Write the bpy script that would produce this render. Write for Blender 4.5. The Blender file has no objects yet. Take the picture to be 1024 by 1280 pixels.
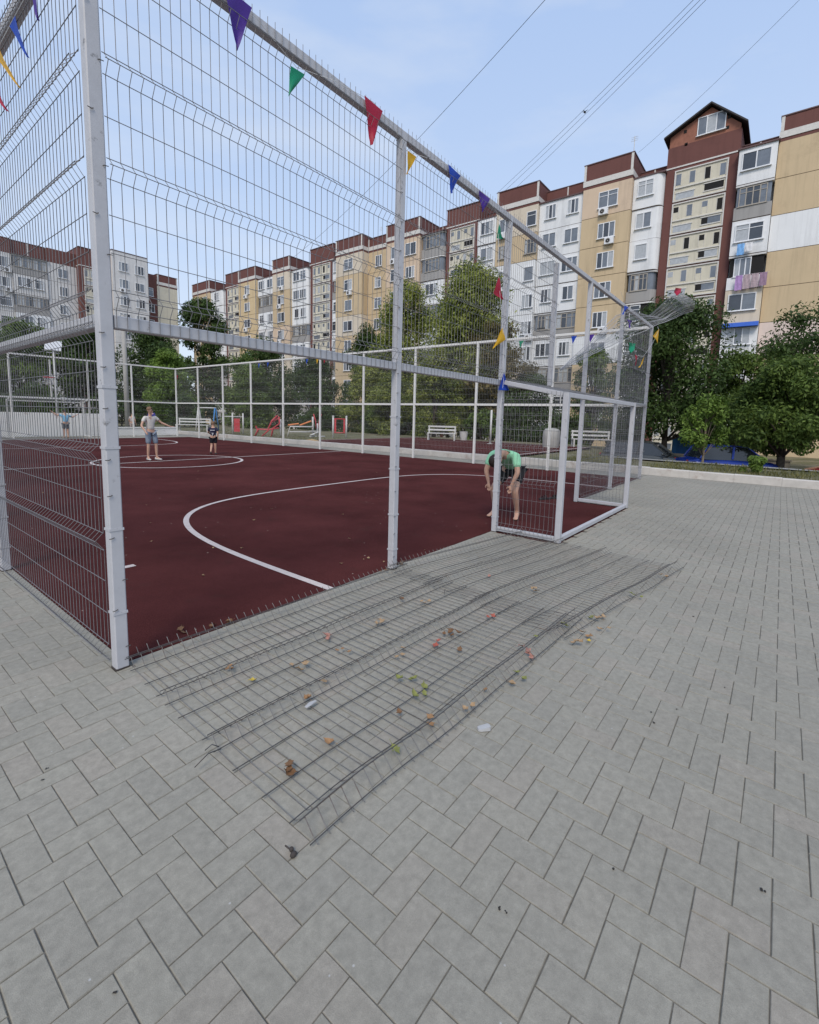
import bpy, bmesh, math, random
from mathutils import Vector, Matrix, noise
R = math.radians
scene = bpy.context.scene
COL = scene.collection
rnd = random.Random(7)

# ------------------------------------------------------------------ helpers
class MB:
    """collects shapes, then links them as ONE mesh object"""
    def __init__(s): s.v = []; s.f = []; s.m = []
    def add(s, vs, fs, m=0):
        o = len(s.v); s.v += [tuple(v) for v in vs]
        for f in fs: s.f.append([o + i for i in f]); s.m.append(m)
        return s
    def box(s, a, b, m=0):
        (x0, y0, z0), (x1, y1, z1) = a, b
        return s.add([(x0,y0,z0),(x1,y0,z0),(x1,y1,z0),(x0,y1,z0),(x0,y0,z1),(x1,y0,z1),(x1,y1,z1),(x0,y1,z1)],
              [(0,3,2,1),(4,5,6,7),(0,1,5,4),(1,2,6,5),(2,3,7,6),(3,0,4,7)], m)
    def bar(s, a, b, w, h, m=0, up=(0,0,1), ch=0.0):
        """rectangular bar from a to b, width w across, height h along up, chamfered"""
        a = Vector(a); b = Vector(b); d = (b-a).normalized(); u = Vector(up)
        r = d.cross(u)
        if r.length < 1e-4: u = Vector((0,1,0)); r = d.cross(u)
        r.normalize(); u = r.cross(d)
        c = ch
        if c > 0: pr = [(-w/2+c,-h/2),(w/2-c,-h/2),(w/2,-h/2+c),(w/2,h/2-c),(w/2-c,h/2),(-w/2+c,h/2),(-w/2,h/2-c),(-w/2,-h/2+c)]
        else: pr = [(-w/2,-h/2),(w/2,-h/2),(w/2,h/2),(-w/2,h/2)]
        n = len(pr)
        vs = [p + r*x + u*y for p in (a, b) for x, y in pr]
        fs = [(i, (i+1)%n, n+(i+1)%n, n+i) for i in range(n)] + [tuple(range(n))[::-1], tuple(range(n, 2*n))]
        return s.add(vs, fs, m)
    def tube(s, pts, r, n=6, m=0, cap=True):
        """tube along a polyline; r a number or a list"""
        pts = [Vector(p) for p in pts]; k = len(pts)
        rs = r if isinstance(r, (list, tuple)) else [r]*k
        vs = []; ref = None
        for i in range(k):
            d = (pts[min(i+1,k-1)] - pts[max(i-1,0)])
            if d.length < 1e-9: d = Vector((0,0,1))
            d.normalize()
            if ref is None: ref = Vector((0,0,1)) if abs(d.z) < .9 else Vector((1,0,0))
            u = d.cross(ref)
            if u.length < 1e-5: u = d.cross(Vector((0,1,0.1)))
            u.normalize(); w = u.cross(d); ref = w
            for j in range(n):
                a = 2*math.pi*j/n
                vs.append(pts[i] + (u*math.cos(a) + w*math.sin(a))*rs[i])
        fs = [(i*n+j, i*n+(j+1)%n, (i+1)*n+(j+1)%n, (i+1)*n+j) for i in range(k-1) for j in range(n)]
        if cap: fs += [tuple(range(n))[::-1], tuple(range((k-1)*n, k*n))]
        return s.add(vs, fs, m)
    def prism(s, prof, y0, y1, m=0):
        """polygon (x, z) extruded along y"""
        n = len(prof)
        vs = [(x, y0, z) for x, z in prof] + [(x, y1, z) for x, z in prof]
        fs = [(i, (i+1)%n, n+(i+1)%n, n+i) for i in range(n)] + [tuple(range(n))[::-1], tuple(range(n, 2*n))]
        return s.add(vs, fs, m)
    def ball(s, c, rx, ry, rz, m=0, nu=12, nv=8, zmin=-1.0):
        c = Vector(c); vs = []; fs = []
        a0 = math.asin(max(-1, zmin))
        for i in range(nv+1):
            t = a0 + (math.pi/2 - a0)*i/nv
            for j in range(nu):
                a = 2*math.pi*j/nu
                vs.append(c + Vector((rx*math.cos(t)*math.cos(a), ry*math.cos(t)*math.sin(a), rz*math.sin(t))))
        fs = [(i*nu+j, i*nu+(j+1)%nu, (i+1)*nu+(j+1)%nu, (i+1)*nu+j) for i in range(nv) for j in range(nu)]
        return s.add(vs, fs, m)
    def mesh(s, name, mats, smooth=False):
        me = bpy.data.meshes.new(name); me.from_pydata(s.v, [], s.f); me.validate()
        for mt in (mats if isinstance(mats, (list, tuple)) else [mats]): me.materials.append(mt)
        if len(me.polygons) == len(s.m): me.polygons.foreach_set('material_index', s.m)
        if smooth: me.polygons.foreach_set('use_smooth', [True]*len(me.polygons))
        me.update(); return me
    def build(s, name, mats, parent=None, smooth=False, loc=(0,0,0)):
        return link(name, s.mesh(name, mats, smooth), parent, loc)

def link(name, me, parent=None, loc=(0,0,0), rot=(0,0,0), scale=(1,1,1)):
    o = bpy.data.objects.new(name, me); COL.objects.link(o)
    o.location = loc; o.rotation_euler = rot; o.scale = scale
    if parent is not None: o.parent = parent
    return o
def tag(o, label, cat, group=None):
    o['label'] = label; o['category'] = cat
    if group: o['group'] = group
    return o
def thing(name, label, cat, loc=(0,0,0), rz=0.0, group=None):
    return tag(link(name, None, None, loc, (0,0,rz)), label, cat, group)
def kind(o, k): o['kind'] = k; return o
def copy_tree(o, parent=None):
    c = o.copy(); COL.objects.link(c); c.parent = parent
    for ch in [x for x in o.children]: copy_tree(ch, c)
    return c

# ------------------------------------------------------------------ materials
def nodes(name):
    m = bpy.data.materials.new(name); m.use_nodes = True
    nt = m.node_tree; b = nt.nodes['Principled BSDF']
    return m, nt, b
def N(nt, t, **kw):
    n = nt.nodes.new(t)
    for k, v in kw.items():
        if k in n.inputs: n.inputs[k].default_value = v
        else: setattr(n, k, v)
    return n
def L(nt, a, ao, b, bi): nt.links.new(a.outputs[ao], b.inputs[bi])
def c4(c): return (c[0], c[1], c[2], 1.0)
def mat(name, col, rough=.6, metal=0.0, var=.12, scale=6.0, bump=0.0, bscale=40.0, dirt=None, dscale=2.0, dlo=.55, dhi=.75, spec=.4, island=0.0, streak=None):
    """noise-broken colour, optional dirt blotches, bump and per-piece tone"""
    m, nt, b = nodes(name)
    tc = N(nt, 'ShaderNodeTexCoord')
    n1 = N(nt, 'ShaderNodeTexNoise', Scale=scale, Detail=6.0, Roughness=.65); L(nt, tc, 'Object', n1, 'Vector')
    rp = N(nt, 'ShaderNodeValToRGB'); L(nt, n1, 'Fac', rp, 'Fac')
    rp.color_ramp.elements[0].position = .25; rp.color_ramp.elements[1].position = .75
    rp.color_ramp.elements[0].color = c4([x*(1-var) for x in col]); rp.color_ramp.elements[1].color = c4([min(1, x*(1+var)) for x in col])
    out = (rp, 'Color')
    if island > 0:
        g = N(nt, 'ShaderNodeNewGeometry')
        mr = N(nt, 'ShaderNodeMapRange'); mr.inputs['To Min'].default_value = 1-island; mr.inputs['To Max'].default_value = 1+island
        L(nt, g, 'Random Per Island', mr, 'Value')
        hs = N(nt, 'ShaderNodeHueSaturation'); L(nt, mr, 'Result', hs, 'Value'); L(nt, rp, 'Color', hs, 'Color'); out = (hs, 'Color')
    if dirt:
        n2 = N(nt, 'ShaderNodeTexNoise', Scale=dscale, Detail=8.0, Roughness=.7); L(nt, tc, 'Object', n2, 'Vector')
        r2 = N(nt, 'ShaderNodeValToRGB'); L(nt, n2, 'Fac', r2, 'Fac')
        r2.color_ramp.elements[0].position = dlo; r2.color_ramp.elements[1].position = dhi
        mx = N(nt, 'ShaderNodeMix', data_type='RGBA'); L(nt, r2, 'Color', mx, 'Factor')
        nt.links.new(out[0].outputs[out[1]], mx.inputs['A']); mx.inputs['B'].default_value = c4(dirt)
        out = (mx, 'Result')
    if streak:
        mpn = N(nt, 'ShaderNodeMapping'); mpn.inputs['Scale'].default_value = (2.2, 2.2, .16); L(nt, tc, 'Object', mpn, 'Vector')
        n4 = N(nt, 'ShaderNodeTexNoise', Scale=1.0, Detail=8.0, Roughness=.7); L(nt, mpn, 'Vector', n4, 'Vector')
        r4 = N(nt, 'ShaderNodeValToRGB'); L(nt, n4, 'Fac', r4, 'Fac'); r4.color_ramp.elements[0].position = .50; r4.color_ramp.elements[1].position = .78; r4.color_ramp.elements[1].color = (.62,.62,.62,1)
        m4 = N(nt, 'ShaderNodeMix', data_type='RGBA'); L(nt, r4, 'Color', m4, 'Factor'); nt.links.new(out[0].outputs[out[1]], m4.inputs['A']); m4.inputs['B'].default_value = c4(streak); out = (m4, 'Result')
    nt.links.new(out[0].outputs[out[1]], b.inputs['Base Color'])
    b.inputs['Roughness'].default_value = rough; b.inputs['Metallic'].default_value = metal
    b.inputs['Specular IOR Level'].default_value = spec
    if bump > 0:
        n3 = N(nt, 'ShaderNodeTexNoise', Scale=bscale, Detail=4.0); L(nt, tc, 'Object', n3, 'Vector')
        bp = N(nt, 'ShaderNodeBump', Strength=bump, Distance=.01); L(nt, n3, 'Fac', bp, 'Height'); L(nt, bp, 'Normal', b, 'Normal')
    return m
def leaf_mat(name, dark, light, scale=.35, trans=.35):
    """foliage: tone differs from leaf to leaf and from clump to clump, some light passes through"""
    m, nt, b = nodes(name)
    g = N(nt, 'ShaderNodeNewGeometry'); tc = N(nt, 'ShaderNodeTexCoord')
    n = N(nt, 'ShaderNodeTexNoise', Scale=scale, Detail=3.0); L(nt, tc, 'Object', n, 'Vector')
    ad = N(nt, 'ShaderNodeMath', operation='MULTIPLY_ADD'); L(nt, g, 'Random Per Island', ad, 0); ad.inputs[1].default_value = .55
    sb = N(nt, 'ShaderNodeMath', operation='MULTIPLY_ADD'); L(nt, n, 'Fac', sb, 0); sb.inputs[1].default_value = 1.5; sb.inputs[2].default_value = -.5
    L(nt, sb, 0, ad, 2)
    rp = N(nt, 'ShaderNodeValToRGB'); L(nt, ad, 0, rp, 'Fac')
    rp.color_ramp.elements[0].color = c4(dark); rp.color_ramp.elements[0].position = .1
    rp.color_ramp.elements[1].color = c4(light); rp.color_ramp.elements[1].position = 1.0
    L(nt, rp, 'Color', b, 'Base Color'); b.inputs['Roughness'].default_value = .55; b.inputs['Specular IOR Level'].default_value = .25
    t = N(nt, 'ShaderNodeBsdfTranslucent'); L(nt, rp, 'Color', t, 'Color')
    mx = N(nt, 'ShaderNodeMixShader'); mx.inputs[0].default_value = trans
    L(nt, b, 0, mx, 1); L(nt, t, 0, mx, 2); L(nt, mx, 0, nt.nodes['Material Output'], 'Surface')
    return m
def glass_mat(name, col, rough=.08):
    m = mat(name, col, rough, 0, .35, .9, spec=.8); return m

M = {}
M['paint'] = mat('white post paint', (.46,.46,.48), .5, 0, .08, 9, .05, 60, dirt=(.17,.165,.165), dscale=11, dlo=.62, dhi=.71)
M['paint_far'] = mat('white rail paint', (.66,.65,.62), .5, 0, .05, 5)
M['wire'] = mat('galvanised wire', (.20,.195,.20), .5, .3, .15, 30)
M['wire_ground'] = mat('weathered wire', (.085,.085,.085), .6, .3, .35, 20, dirt=(.10,.075,.06), dscale=9, dlo=.5, dhi=.7)
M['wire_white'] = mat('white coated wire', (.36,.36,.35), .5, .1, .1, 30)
M['joint'] = mat('joint sand', (.14,.13,.11), .95, 0, .4, 30)
M['kerb'] = mat('whitewashed kerb', (.50,.47,.43), .85, 0, .15, 3, .3, 30, dirt=(.36,.30,.26), dscale=2.5, dlo=.55, dhi=.7)
M['line'] = mat('white line paint', (.54,.47,.44), .8, 0, .12, 12, .2, 90, dirt=(.34,.24,.23), dscale=9, dlo=.58, dhi=.72)
M['concrete'] = mat('concrete', (.34,.33,.31), .85, 0, .15, 2, .3, 30, dirt=(.22,.21,.20), dscale=1.2)
M['white_wall'] = mat('whitewashed wall', (.80,.78,.75), .85, 0, .06, 1, .2, 20, dirt=(.40,.28,.26), dscale=1.5, dlo=.62, dhi=.70)
M['black'] = mat('dark rubber', (.02,.02,.02), .6)
M['rust'] = mat('rusty foot', (.06,.05,.045), .8, .2, .3, 30)
def flagm(n, c): return leafless(n, c)
def leafless(n, c):
    m, nt, b = nodes(n)
    b.inputs['Base Color'].default_value = c4(c); b.inputs['Roughness'].default_value = .5
    nz = N(nt, 'ShaderNodeTexNoise', Scale=40.0); bp = N(nt, 'ShaderNodeBump', Strength=.15, Distance=.01); L(nt, nz, 'Fac', bp, 'Height'); L(nt, bp, 'Normal', b, 'Normal')
    t = N(nt, 'ShaderNodeBsdfTranslucent', Color=c4(c)); mx = N(nt, 'ShaderNodeMixShader'); mx.inputs[0].default_value = .4
    L(nt, b, 0, mx, 1); L(nt, t, 0, mx, 2); L(nt, mx, 0, nt.nodes['Material Output'], 'Surface')
    return m
FL = {k: leafless('pennant '+k, c) for k, c in dict(purple=(.10,.035,.36), green=(.01,.36,.19), red=(.55,.015,.06), yellow=(.80,.50,.02), blue=(.01,.08,.55)).items()}

# court rubber
def court_mat():
    m, nt, b = nodes('maroon rubber crumb'); tc = N(nt, 'ShaderNodeTexCoord')
    v = N(nt, 'ShaderNodeTexNoise', Scale=170.0, Detail=3.0, Roughness=.8); L(nt, tc, 'Object', v, 'Vector')
    r = N(nt, 'ShaderNodeValToRGB'); L(nt, v, 'Fac', r, 'Fac')
    r.color_ramp.elements[0].position = .32; r.color_ramp.elements[1].position = .7
    r.color_ramp.elements[0].color = (.038,.0115,.0115,1); r.color_ramp.elements[1].color = (.116,.036,.034,1)
    n = N(nt, 'ShaderNodeTexNoise', Scale=.7, Detail=7.0, Roughness=.62); L(nt, tc, 'Object', n, 'Vector')
    mr = N(nt, 'ShaderNodeMapRange'); mr.inputs['From Min'].default_value = .3; mr.inputs['From Max'].default_value = .7; mr.inputs['To Min'].default_value = .70; mr.inputs['To Max'].default_value = 1.3
    L(nt, n, 'Fac', mr, 'Value')
    hs = N(nt, 'ShaderNodeHueSaturation'); L(nt, r, 'Color', hs, 'Color'); L(nt, mr, 'Result', hs, 'Value')
    vo = N(nt, 'ShaderNodeTexVoronoi', Scale=5.5); L(nt, tc, 'Object', vo, 'Vector')
    vr = N(nt, 'ShaderNodeMath', operation='LESS_THAN'); L(nt, vo, 'Distance', vr, 0); vr.inputs[1].default_value = .045
    vs_ = N(nt, 'ShaderNodeSeparateColor'); L(nt, vo, 'Color', vs_, 'Color')
    vg = N(nt, 'ShaderNodeMath', operation='GREATER_THAN'); L(nt, vs_, 'Green', vg, 0); vg.inputs[1].default_value = .62
    vm = N(nt, 'ShaderNodeMath', operation='MULTIPLY'); L(nt, vr, 0, vm, 0); L(nt, vg, 0, vm, 1)
    wn = N(nt, 'ShaderNodeTexNoise', Scale=2.4, Detail=9.0, Roughness=.75); L(nt, tc, 'Object', wn, 'Vector')
    wr_ = N(nt, 'ShaderNodeValToRGB'); L(nt, wn, 'Fac', wr_, 'Fac'); wr_.color_ramp.elements[0].position = .56; wr_.color_ramp.elements[1].position = .80; wr_.color_ramp.elements[1].color = (.5,.5,.5,1)
    m1 = N(nt, 'ShaderNodeMix', data_type='RGBA'); L(nt, wr_, 'Color', m1, 'Factor'); L(nt, hs, 'Color', m1, 'A'); m1.inputs['B'].default_value = (.045,.032,.026,1)
    m2 = N(nt, 'ShaderNodeMix', data_type='RGBA'); L(nt, vm, 0, m2, 'Factor'); L(nt, m1, 'Result', m2, 'A'); m2.inputs['B'].default_value = (.38,.30,.25,1)
    L(nt, m2, 'Result', b, 'Base Color'); b.inputs['Roughness'].default_value = 1.0; b.inputs['Specular IOR Level'].default_value = .03
    bp = N(nt, 'ShaderNodeBump', Strength=.6, Distance=.006); L(nt, v, 'Fac', bp, 'Height'); L(nt, bp, 'Normal', b, 'Normal')
    return m
M['court'] = court_mat()
def paver_mat():
    m, nt, b = nodes('grey concrete pavers'); tc = N(nt, 'ShaderNodeTexCoord'); g = N(nt, 'ShaderNodeNewGeometry')
    r = N(nt, 'ShaderNodeValToRGB'); L(nt, g, 'Random Per Island', r, 'Fac'); cr = r.color_ramp
    cr.elements[0].color = (.280,.264,.222,1); cr.elements[1].color = (.306,.286,.238,1)
    e = cr.elements.new(.35); e.color = (.286,.270,.226,1)
    e = cr.elements.new(.70); e.color = (.296,.279,.232,1)
    e = cr.elements.new(.90); e.color = (.302,.275,.230,1)
    big = N(nt, 'ShaderNodeTexNoise', Scale=.55, Detail=5.0, Roughness=.6); L(nt, tc, 'Object', big, 'Vector')
    fine = N(nt, 'ShaderNodeTexNoise', Scale=28.0, Detail=7.0, Roughness=.7); L(nt, tc, 'Object', fine, 'Vector')
    grain = N(nt, 'ShaderNodeTexNoise', Scale=420.0, Detail=2.0); L(nt, tc, 'Object', grain, 'Vector')
    def rng(src, lo, hi, a=.3, z=.7):
        k = N(nt, 'ShaderNodeMapRange'); k.inputs['From Min'].default_value = a; k.inputs['From Max'].default_value = z
        k.inputs['To Min'].default_value = lo; k.inputs['To Max'].default_value = hi; L(nt, src, 'Fac', k, 'Value'); return k
    a1 = rng(big, .88, 1.09); a2 = rng(fine, .80, 1.13); a3 = rng(grain, .90, 1.10)
    m1 = N(nt, 'ShaderNodeMath', operation='MULTIPLY'); L(nt, a1, 0, m1, 0); L(nt, a2, 0, m1, 1)
    m2 = N(nt, 'ShaderNodeMath', operation='MULTIPLY'); L(nt, m1, 0, m2, 0); L(nt, a3, 0, m2, 1)
    hs = N(nt, 'ShaderNodeHueSaturation'); L(nt, r, 'Color', hs, 'Color'); L(nt, m2, 0, hs, 'Value')
    st = N(nt, 'ShaderNodeTexNoise', Scale=3.1, Detail=9.0, Roughness=.72); L(nt, tc, 'Object', st, 'Vector')
    sr = N(nt, 'ShaderNodeValToRGB'); L(nt, st, 'Fac', sr, 'Fac'); sr.color_ramp.elements[0].position = .62; sr.color_ramp.elements[1].position = .84
    mx = N(nt, 'ShaderNodeMix', data_type='RGBA'); L(nt, sr, 'Color', mx, 'Factor'); L(nt, hs, 'Color', mx, 'A'); mx.inputs['B'].default_value = (.165,.15,.13,1)
    sp = N(nt, 'ShaderNodeTexVoronoi', Scale=15.0); L(nt, tc, 'Object', sp, 'Vector')
    spr = N(nt, 'ShaderNodeValToRGB'); L(nt, sp, 'Distance', spr, 'Fac'); spr.color_ramp.elements[0].position = .035; spr.color_ramp.elements[0].color = (1,1,1,1); spr.color_ramp.elements[1].position = .065; spr.color_ramp.elements[1].color = (0,0,0,1)
    gate = N(nt, 'ShaderNodeSeparateColor'); L(nt, sp, 'Color', gate, 'Color')
    gt = N(nt, 'ShaderNodeMath', operation='GREATER_THAN'); L(nt, gate, 'Red', gt, 0); gt.inputs[1].default_value = .72
    gm = N(nt, 'ShaderNodeMath', operation='MULTIPLY'); L(nt, gt, 0, gm, 0); L(nt, spr, 'Color', gm, 1)
    mx2 = N(nt, 'ShaderNodeMix', data_type='RGBA'); L(nt, gm, 0, mx2, 'Factor'); L(nt, mx, 'Result', mx2, 'A'); mx2.inputs['B'].default_value = (.40,.39,.37,1)
    L(nt, mx2, 'Result', b, 'Base Color'); b.inputs['Roughness'].default_value = .78; b.inputs['Specular IOR Level'].default_value = .35
    ah = N(nt, 'ShaderNodeMath', operation='MULTIPLY_ADD'); L(nt, fine, 'Fac', ah, 0); ah.inputs[1].default_value = .7; L(nt, grain, 'Fac', ah, 2)
    bp = N(nt, 'ShaderNodeBump', Strength=.35, Distance=.004); L(nt, ah, 0, bp, 'Height'); L(nt, bp, 'Normal', b, 'Normal')
    return m
M['paver'] = paver_mat()
def ground_mat():
    m, nt, b = nodes('dry grass and earth'); tc = N(nt, 'ShaderNodeTexCoord')
    n = N(nt, 'ShaderNodeTexNoise', Scale=.45, Detail=8.0, Roughness=.7); L(nt, tc, 'Object', n, 'Vector')
    r = N(nt, 'ShaderNodeValToRGB'); L(nt, n, 'Fac', r, 'Fac'); cr = r.color_ramp
    cr.elements[0].position = .32; cr.elements[0].color = (.055,.065,.022,1); cr.elements[1].position = .72; cr.elements[1].color = (.24,.20,.14,1)
    e = cr.elements.new(.5); e.color = (.12,.11,.05,1)
    L(nt, r, 'Color', b, 'Base Color'); b.inputs['Roughness'].default_value = .95
    n2 = N(nt, 'ShaderNodeTexNoise', Scale=14.0, Detail=6.0); L(nt, tc, 'Object', n2, 'Vector')
    bp = N(nt, 'ShaderNodeBump', Strength=.8, Distance=.05); L(nt, n2, 'Fac', bp, 'Height'); L(nt, bp, 'Normal', b, 'Normal')
    return m
M['ground'] = ground_mat()
M['asphalt'] = mat('asphalt', (.075,.073,.07), .9, 0, .2, 3, .5, 80, dirt=(.12,.115,.105), dscale=.8)
M['path'] = mat('worn concrete path', (.27,.26,.24), .9, 0, .15, 2, .3, 30, dirt=(.17,.15,.12), dscale=1.1)

# ------------------------------------------------------------------ camera
C = Vector((-1.0269, -2.9185, 1.5)); f_px = 588.76; cy_px = 591.45
pit, rol, yaw = .1183, .0261, .6642
F = Vector((math.cos(yaw), math.sin(yaw), 0)); Rt = Vector((math.sin(yaw), -math.cos(yaw), 0)); U = Vector((0,0,1))
F2 = F*math.cos(pit) - U*math.sin(pit); U2 = U*math.cos(pit) + F*math.sin(pit)
R3 = Rt*math.cos(rol) + U2*math.sin(rol); U3 = U2*math.cos(rol) - Rt*math.sin(rol)
cd = bpy.data.cameras.new('camera'); cam = bpy.data.objects.new('camera', cd); COL.objects.link(cam)
cam.matrix_world = Matrix(((R3.x,U3.x,-F2.x,C.x),(R3.y,U3.y,-F2.y,C.y),(R3.z,U3.z,-F2.z,C.z),(0,0,0,1)))
cd.sensor_fit = 'HORIZONTAL'; cd.sensor_width = 36.0; cd.lens = f_px/1024*36.0
cd.shift_y = -(640-cy_px)/1024; cd.clip_start = .05; cd.clip_end = 2000
scene.camera = cam

# ------------------------------------------------------------------ light and sky
SUN_EL, SUN_AZ = 48.0, 207.0     # azimuth of the sun seen from above, degrees from +X towards +Y
sl = bpy.data.lights.new('sun', 'SUN'); sl.energy = 2.1; sl.angle = R(20); sl.color = (1.0,.91,.79)
so = bpy.data.objects.new('sun', sl); COL.objects.link(so)
sd = Vector((math.cos(R(SUN_EL))*math.cos(R(SUN_AZ)), math.cos(R(SUN_EL))*math.sin(R(SUN_AZ)), math.sin(R(SUN_EL))))
so.rotation_euler = sd.to_track_quat('Z', 'Y').to_euler(); so.location = (0,0,60)
w = bpy.data.worlds.new('World'); scene.world = w; w.use_nodes = True; nt = w.node_tree
bg = nt.nodes['Background']; sky = nt.nodes.new('ShaderNodeTexSky'); sky.sky_type = 'NISHITA'; sky.sun_disc = False
sky.sun_elevation = R(SUN_EL); sky.sun_rotation = R(90 - SUN_AZ); sky.air_density = 1.0; sky.dust_density = 1.6; sky.ozone_density = 1.5
tc = nt.nodes.new('ShaderNodeTexCoord'); mp = nt.nodes.new('ShaderNodeMapping'); mp.inputs['Scale'].default_value = (1.1,1.6,5.0); mp.inputs['Rotation'].default_value = (.2,.1,.5)
nt.links.new(tc.outputs['Generated'], mp.inputs['Vector'])
cn = nt.nodes.new('ShaderNodeTexNoise'); cn.inputs['Scale'].default_value = 1.6; cn.inputs['Detail'].default_value = 9; cn.inputs['Roughness'].default_value = .55; nt.links.new(mp.outputs['Vector'], cn.inputs['Vector'])
cr = nt.nodes.new('ShaderNodeValToRGB'); cr.color_ramp.elements[0].position = .46; cr.color_ramp.elements[0].color = (0,0,0,1); cr.color_ramp.elements[1].position = .74; cr.color_ramp.elements[1].color = (.75,.75,.75,1); nt.links.new(cn.outputs['Fac'], cr.inputs['Fac'])
sx = nt.nodes.new('ShaderNodeSeparateXYZ'); nt.links.new(tc.outputs['Generated'], sx.inputs[0])
gr_ = nt.nodes.new('ShaderNodeValToRGB'); nt.links.new(sx.outputs['Z'], gr_.inputs['Fac'])
gr_.color_ramp.elements[0].position = .0; gr_.color_ramp.elements[0].color = (.72,.79,.88,1)
gr_.color_ramp.elements[1].position = .75; gr_.color_ramp.elements[1].color = (.40,.56,.88,1)
e_ = gr_.color_ramp.elements.new(.28); e_.color = (.57,.70,.92,1)
sc_ = nt.nodes.new('ShaderNodeVectorMath'); sc_.operation = 'SCALE'; sc_.inputs['Scale'].default_value = 11.5; nt.links.new(gr_.outputs['Color'], sc_.inputs[0])
cw_ = nt.nodes.new('ShaderNodeMix'); cw_.data_type = 'RGBA'; nt.links.new(cr.outputs['Color'], cw_.inputs['Factor']); nt.links.new(sc_.outputs[0], cw_.inputs['A']); cw_.inputs['B'].default_value = (8.0,8.9,10.4,1)
mx = nt.nodes.new('ShaderNodeMix'); mx.data_type = 'RGBA'; mx.inputs['Factor'].default_value = .72; nt.links.new(sky.outputs['Color'], mx.inputs['A']); nt.links.new(cw_.outputs['Result'], mx.inputs['B'])
nt.links.new(mx.outputs['Result'], bg.inputs['Color']); bg.inputs['Strength'].default_value = .10
scene.view_settings.view_transform = 'Standard'; scene.view_settings.look = 'None'; scene.view_settings.exposure = 0.12; scene.view_settings.gamma = 1.0
scene.render.engine = 'CYCLES'

# ------------------------------------------------------------------ ground, pavement, court
W, LEN = 12.82, 25.92
def sm(t): t = max(0.0, min(1.0, t)); return t*t*(3-2*t)
def H(x, y):
    if x < 14.2: return -.03
    t = max(sm((x-18.8)/2.6)*sm((4.7-y)/1.0), sm((x-27)/4.0))
    return .12 - 1.05*t
mb = MB(); xs = [-400,-120,-40,-12,-6,0,6,12,14.15,14.25] + [14.6+.5*i for i in range(42)] + [38,45,60,90,150,300,500]
ys = [-400,-150,-60,-30,-18,-12] + [-9+.45*i for i in range(48)] + [14,17,20,25,30,40,60,90,140,300,500]
vs = [(x, y, H(x,y) + (.03*noise.noise(Vector((x*.5,y*.5,0))) if x > 14.3 else 0)) for y in ys for x in xs]
n = len(xs); mb.add(vs, [(j*n+i, j*n+i+1, (j+1)*n+i+1, (j+1)*n+i) for j in range(len(ys)-1) for i in range(n-1)])
kind(mb.build('ground', M['ground'], smooth=True), 'structure')
mb = MB()
def strip(mb, x0, x1, y0, y1, dz, nx=6, ny=12):
    vs = [(x0+(x1-x0)*i/nx, y0+(y1-y0)*j/ny, H(x0+(x1-x0)*i/nx, y0+(y1-y0)*j/ny)+dz) for j in range(ny+1) for i in range(nx+1)]
    mb.add(vs, [(j*(nx+1)+i, j*(nx+1)+i+1, (j+1)*(nx+1)+i+1, (j+1)*(nx+1)+i) for j in range(ny) for i in range(nx)])
strip(mb, 21.6, 26.6, -60, 3.6, .06, 5, 60)
kind(mb.build('road', M['asphalt'], smooth=True), 'structure')
mb = MB(); strip(mb, 18.1, 19.7, -40, 2.2, .045, 3, 40)
kind(mb.build('path', M['path'], smooth=True), 'structure')
mb = MB(); strip(mb, 14.36, 24.3, 4.75, 16.5, .05, 8, 12)
kind(mb.build('second_court', M['court']), 'structure')
mb = MB()
for y in (4.95, 16.1): strip(mb, 14.5, 24.2, y, y+.09, .056, 6, 1)
for x in (14.6, 24.0): strip(mb, x, x+.09, 4.95, 16.2, .056, 1, 8)
kind(mb.build('second_court_lines', M['line']), 'structure')
mb = MB(); mb.box((.05,.04,-.02), (12.9, 24.6, .001)); mb.box((4.56,-.90,-.02),(7.84,.04,.001))
kind(mb.build('court', M['court']), 'structure')
# painted lines: goal-area curves, centre circle, halfway line
mb = MB()
def ribbon(pts, w, z=.004):
    vs = []; k = len(pts)
    for i, p in enumerate(pts):
        a = Vector(pts[max(i-1,0)]); b = Vector(pts[min(i+1,k-1)]); d = (b-a).normalized(); nn = Vector((-d.y, d.x))
        q = Vector(p); ww = w*(1+.05*noise.noise(Vector((p[0]*4,p[1]*4,0))))
        vs += [(q.x-nn.x*ww/2, q.y-nn.y*ww/2, z), (q.x+nn.x*ww/2, q.y+nn.y*ww/2, z)]
    mb.add(vs, [(2*i, 2*i+1, 2*i+3, 2*i+2) for i in range(k-1)])
def dee(y0, s):
    return [(6.0 + 4.33*math.copysign(abs(math.cos(t))**.52, math.cos(t)), y0 + s*4.68*abs(math.sin(t))**.58) for t in [math.pi*(i/96+math.sin(4*math.pi*i/96)*-.045) for i in range(97)]]
ribbon(dee(.03, 1), .072); ribbon(dee(23.3, -1), .082)
ribbon([(5.72+2.03*math.cos(2*math.pi*i/64), 11.55+1.98*math.sin(2*math.pi*i/64)) for i in range(65)], .08)
ribbon([(.05+12.7*i/20, 11.55) for i in range(21)], .08, .008)
mb.box((.69,1.86,.0042), (.83,1.93,.0065))
kind(mb.build('court_lines', M['line']), 'structure')

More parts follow.
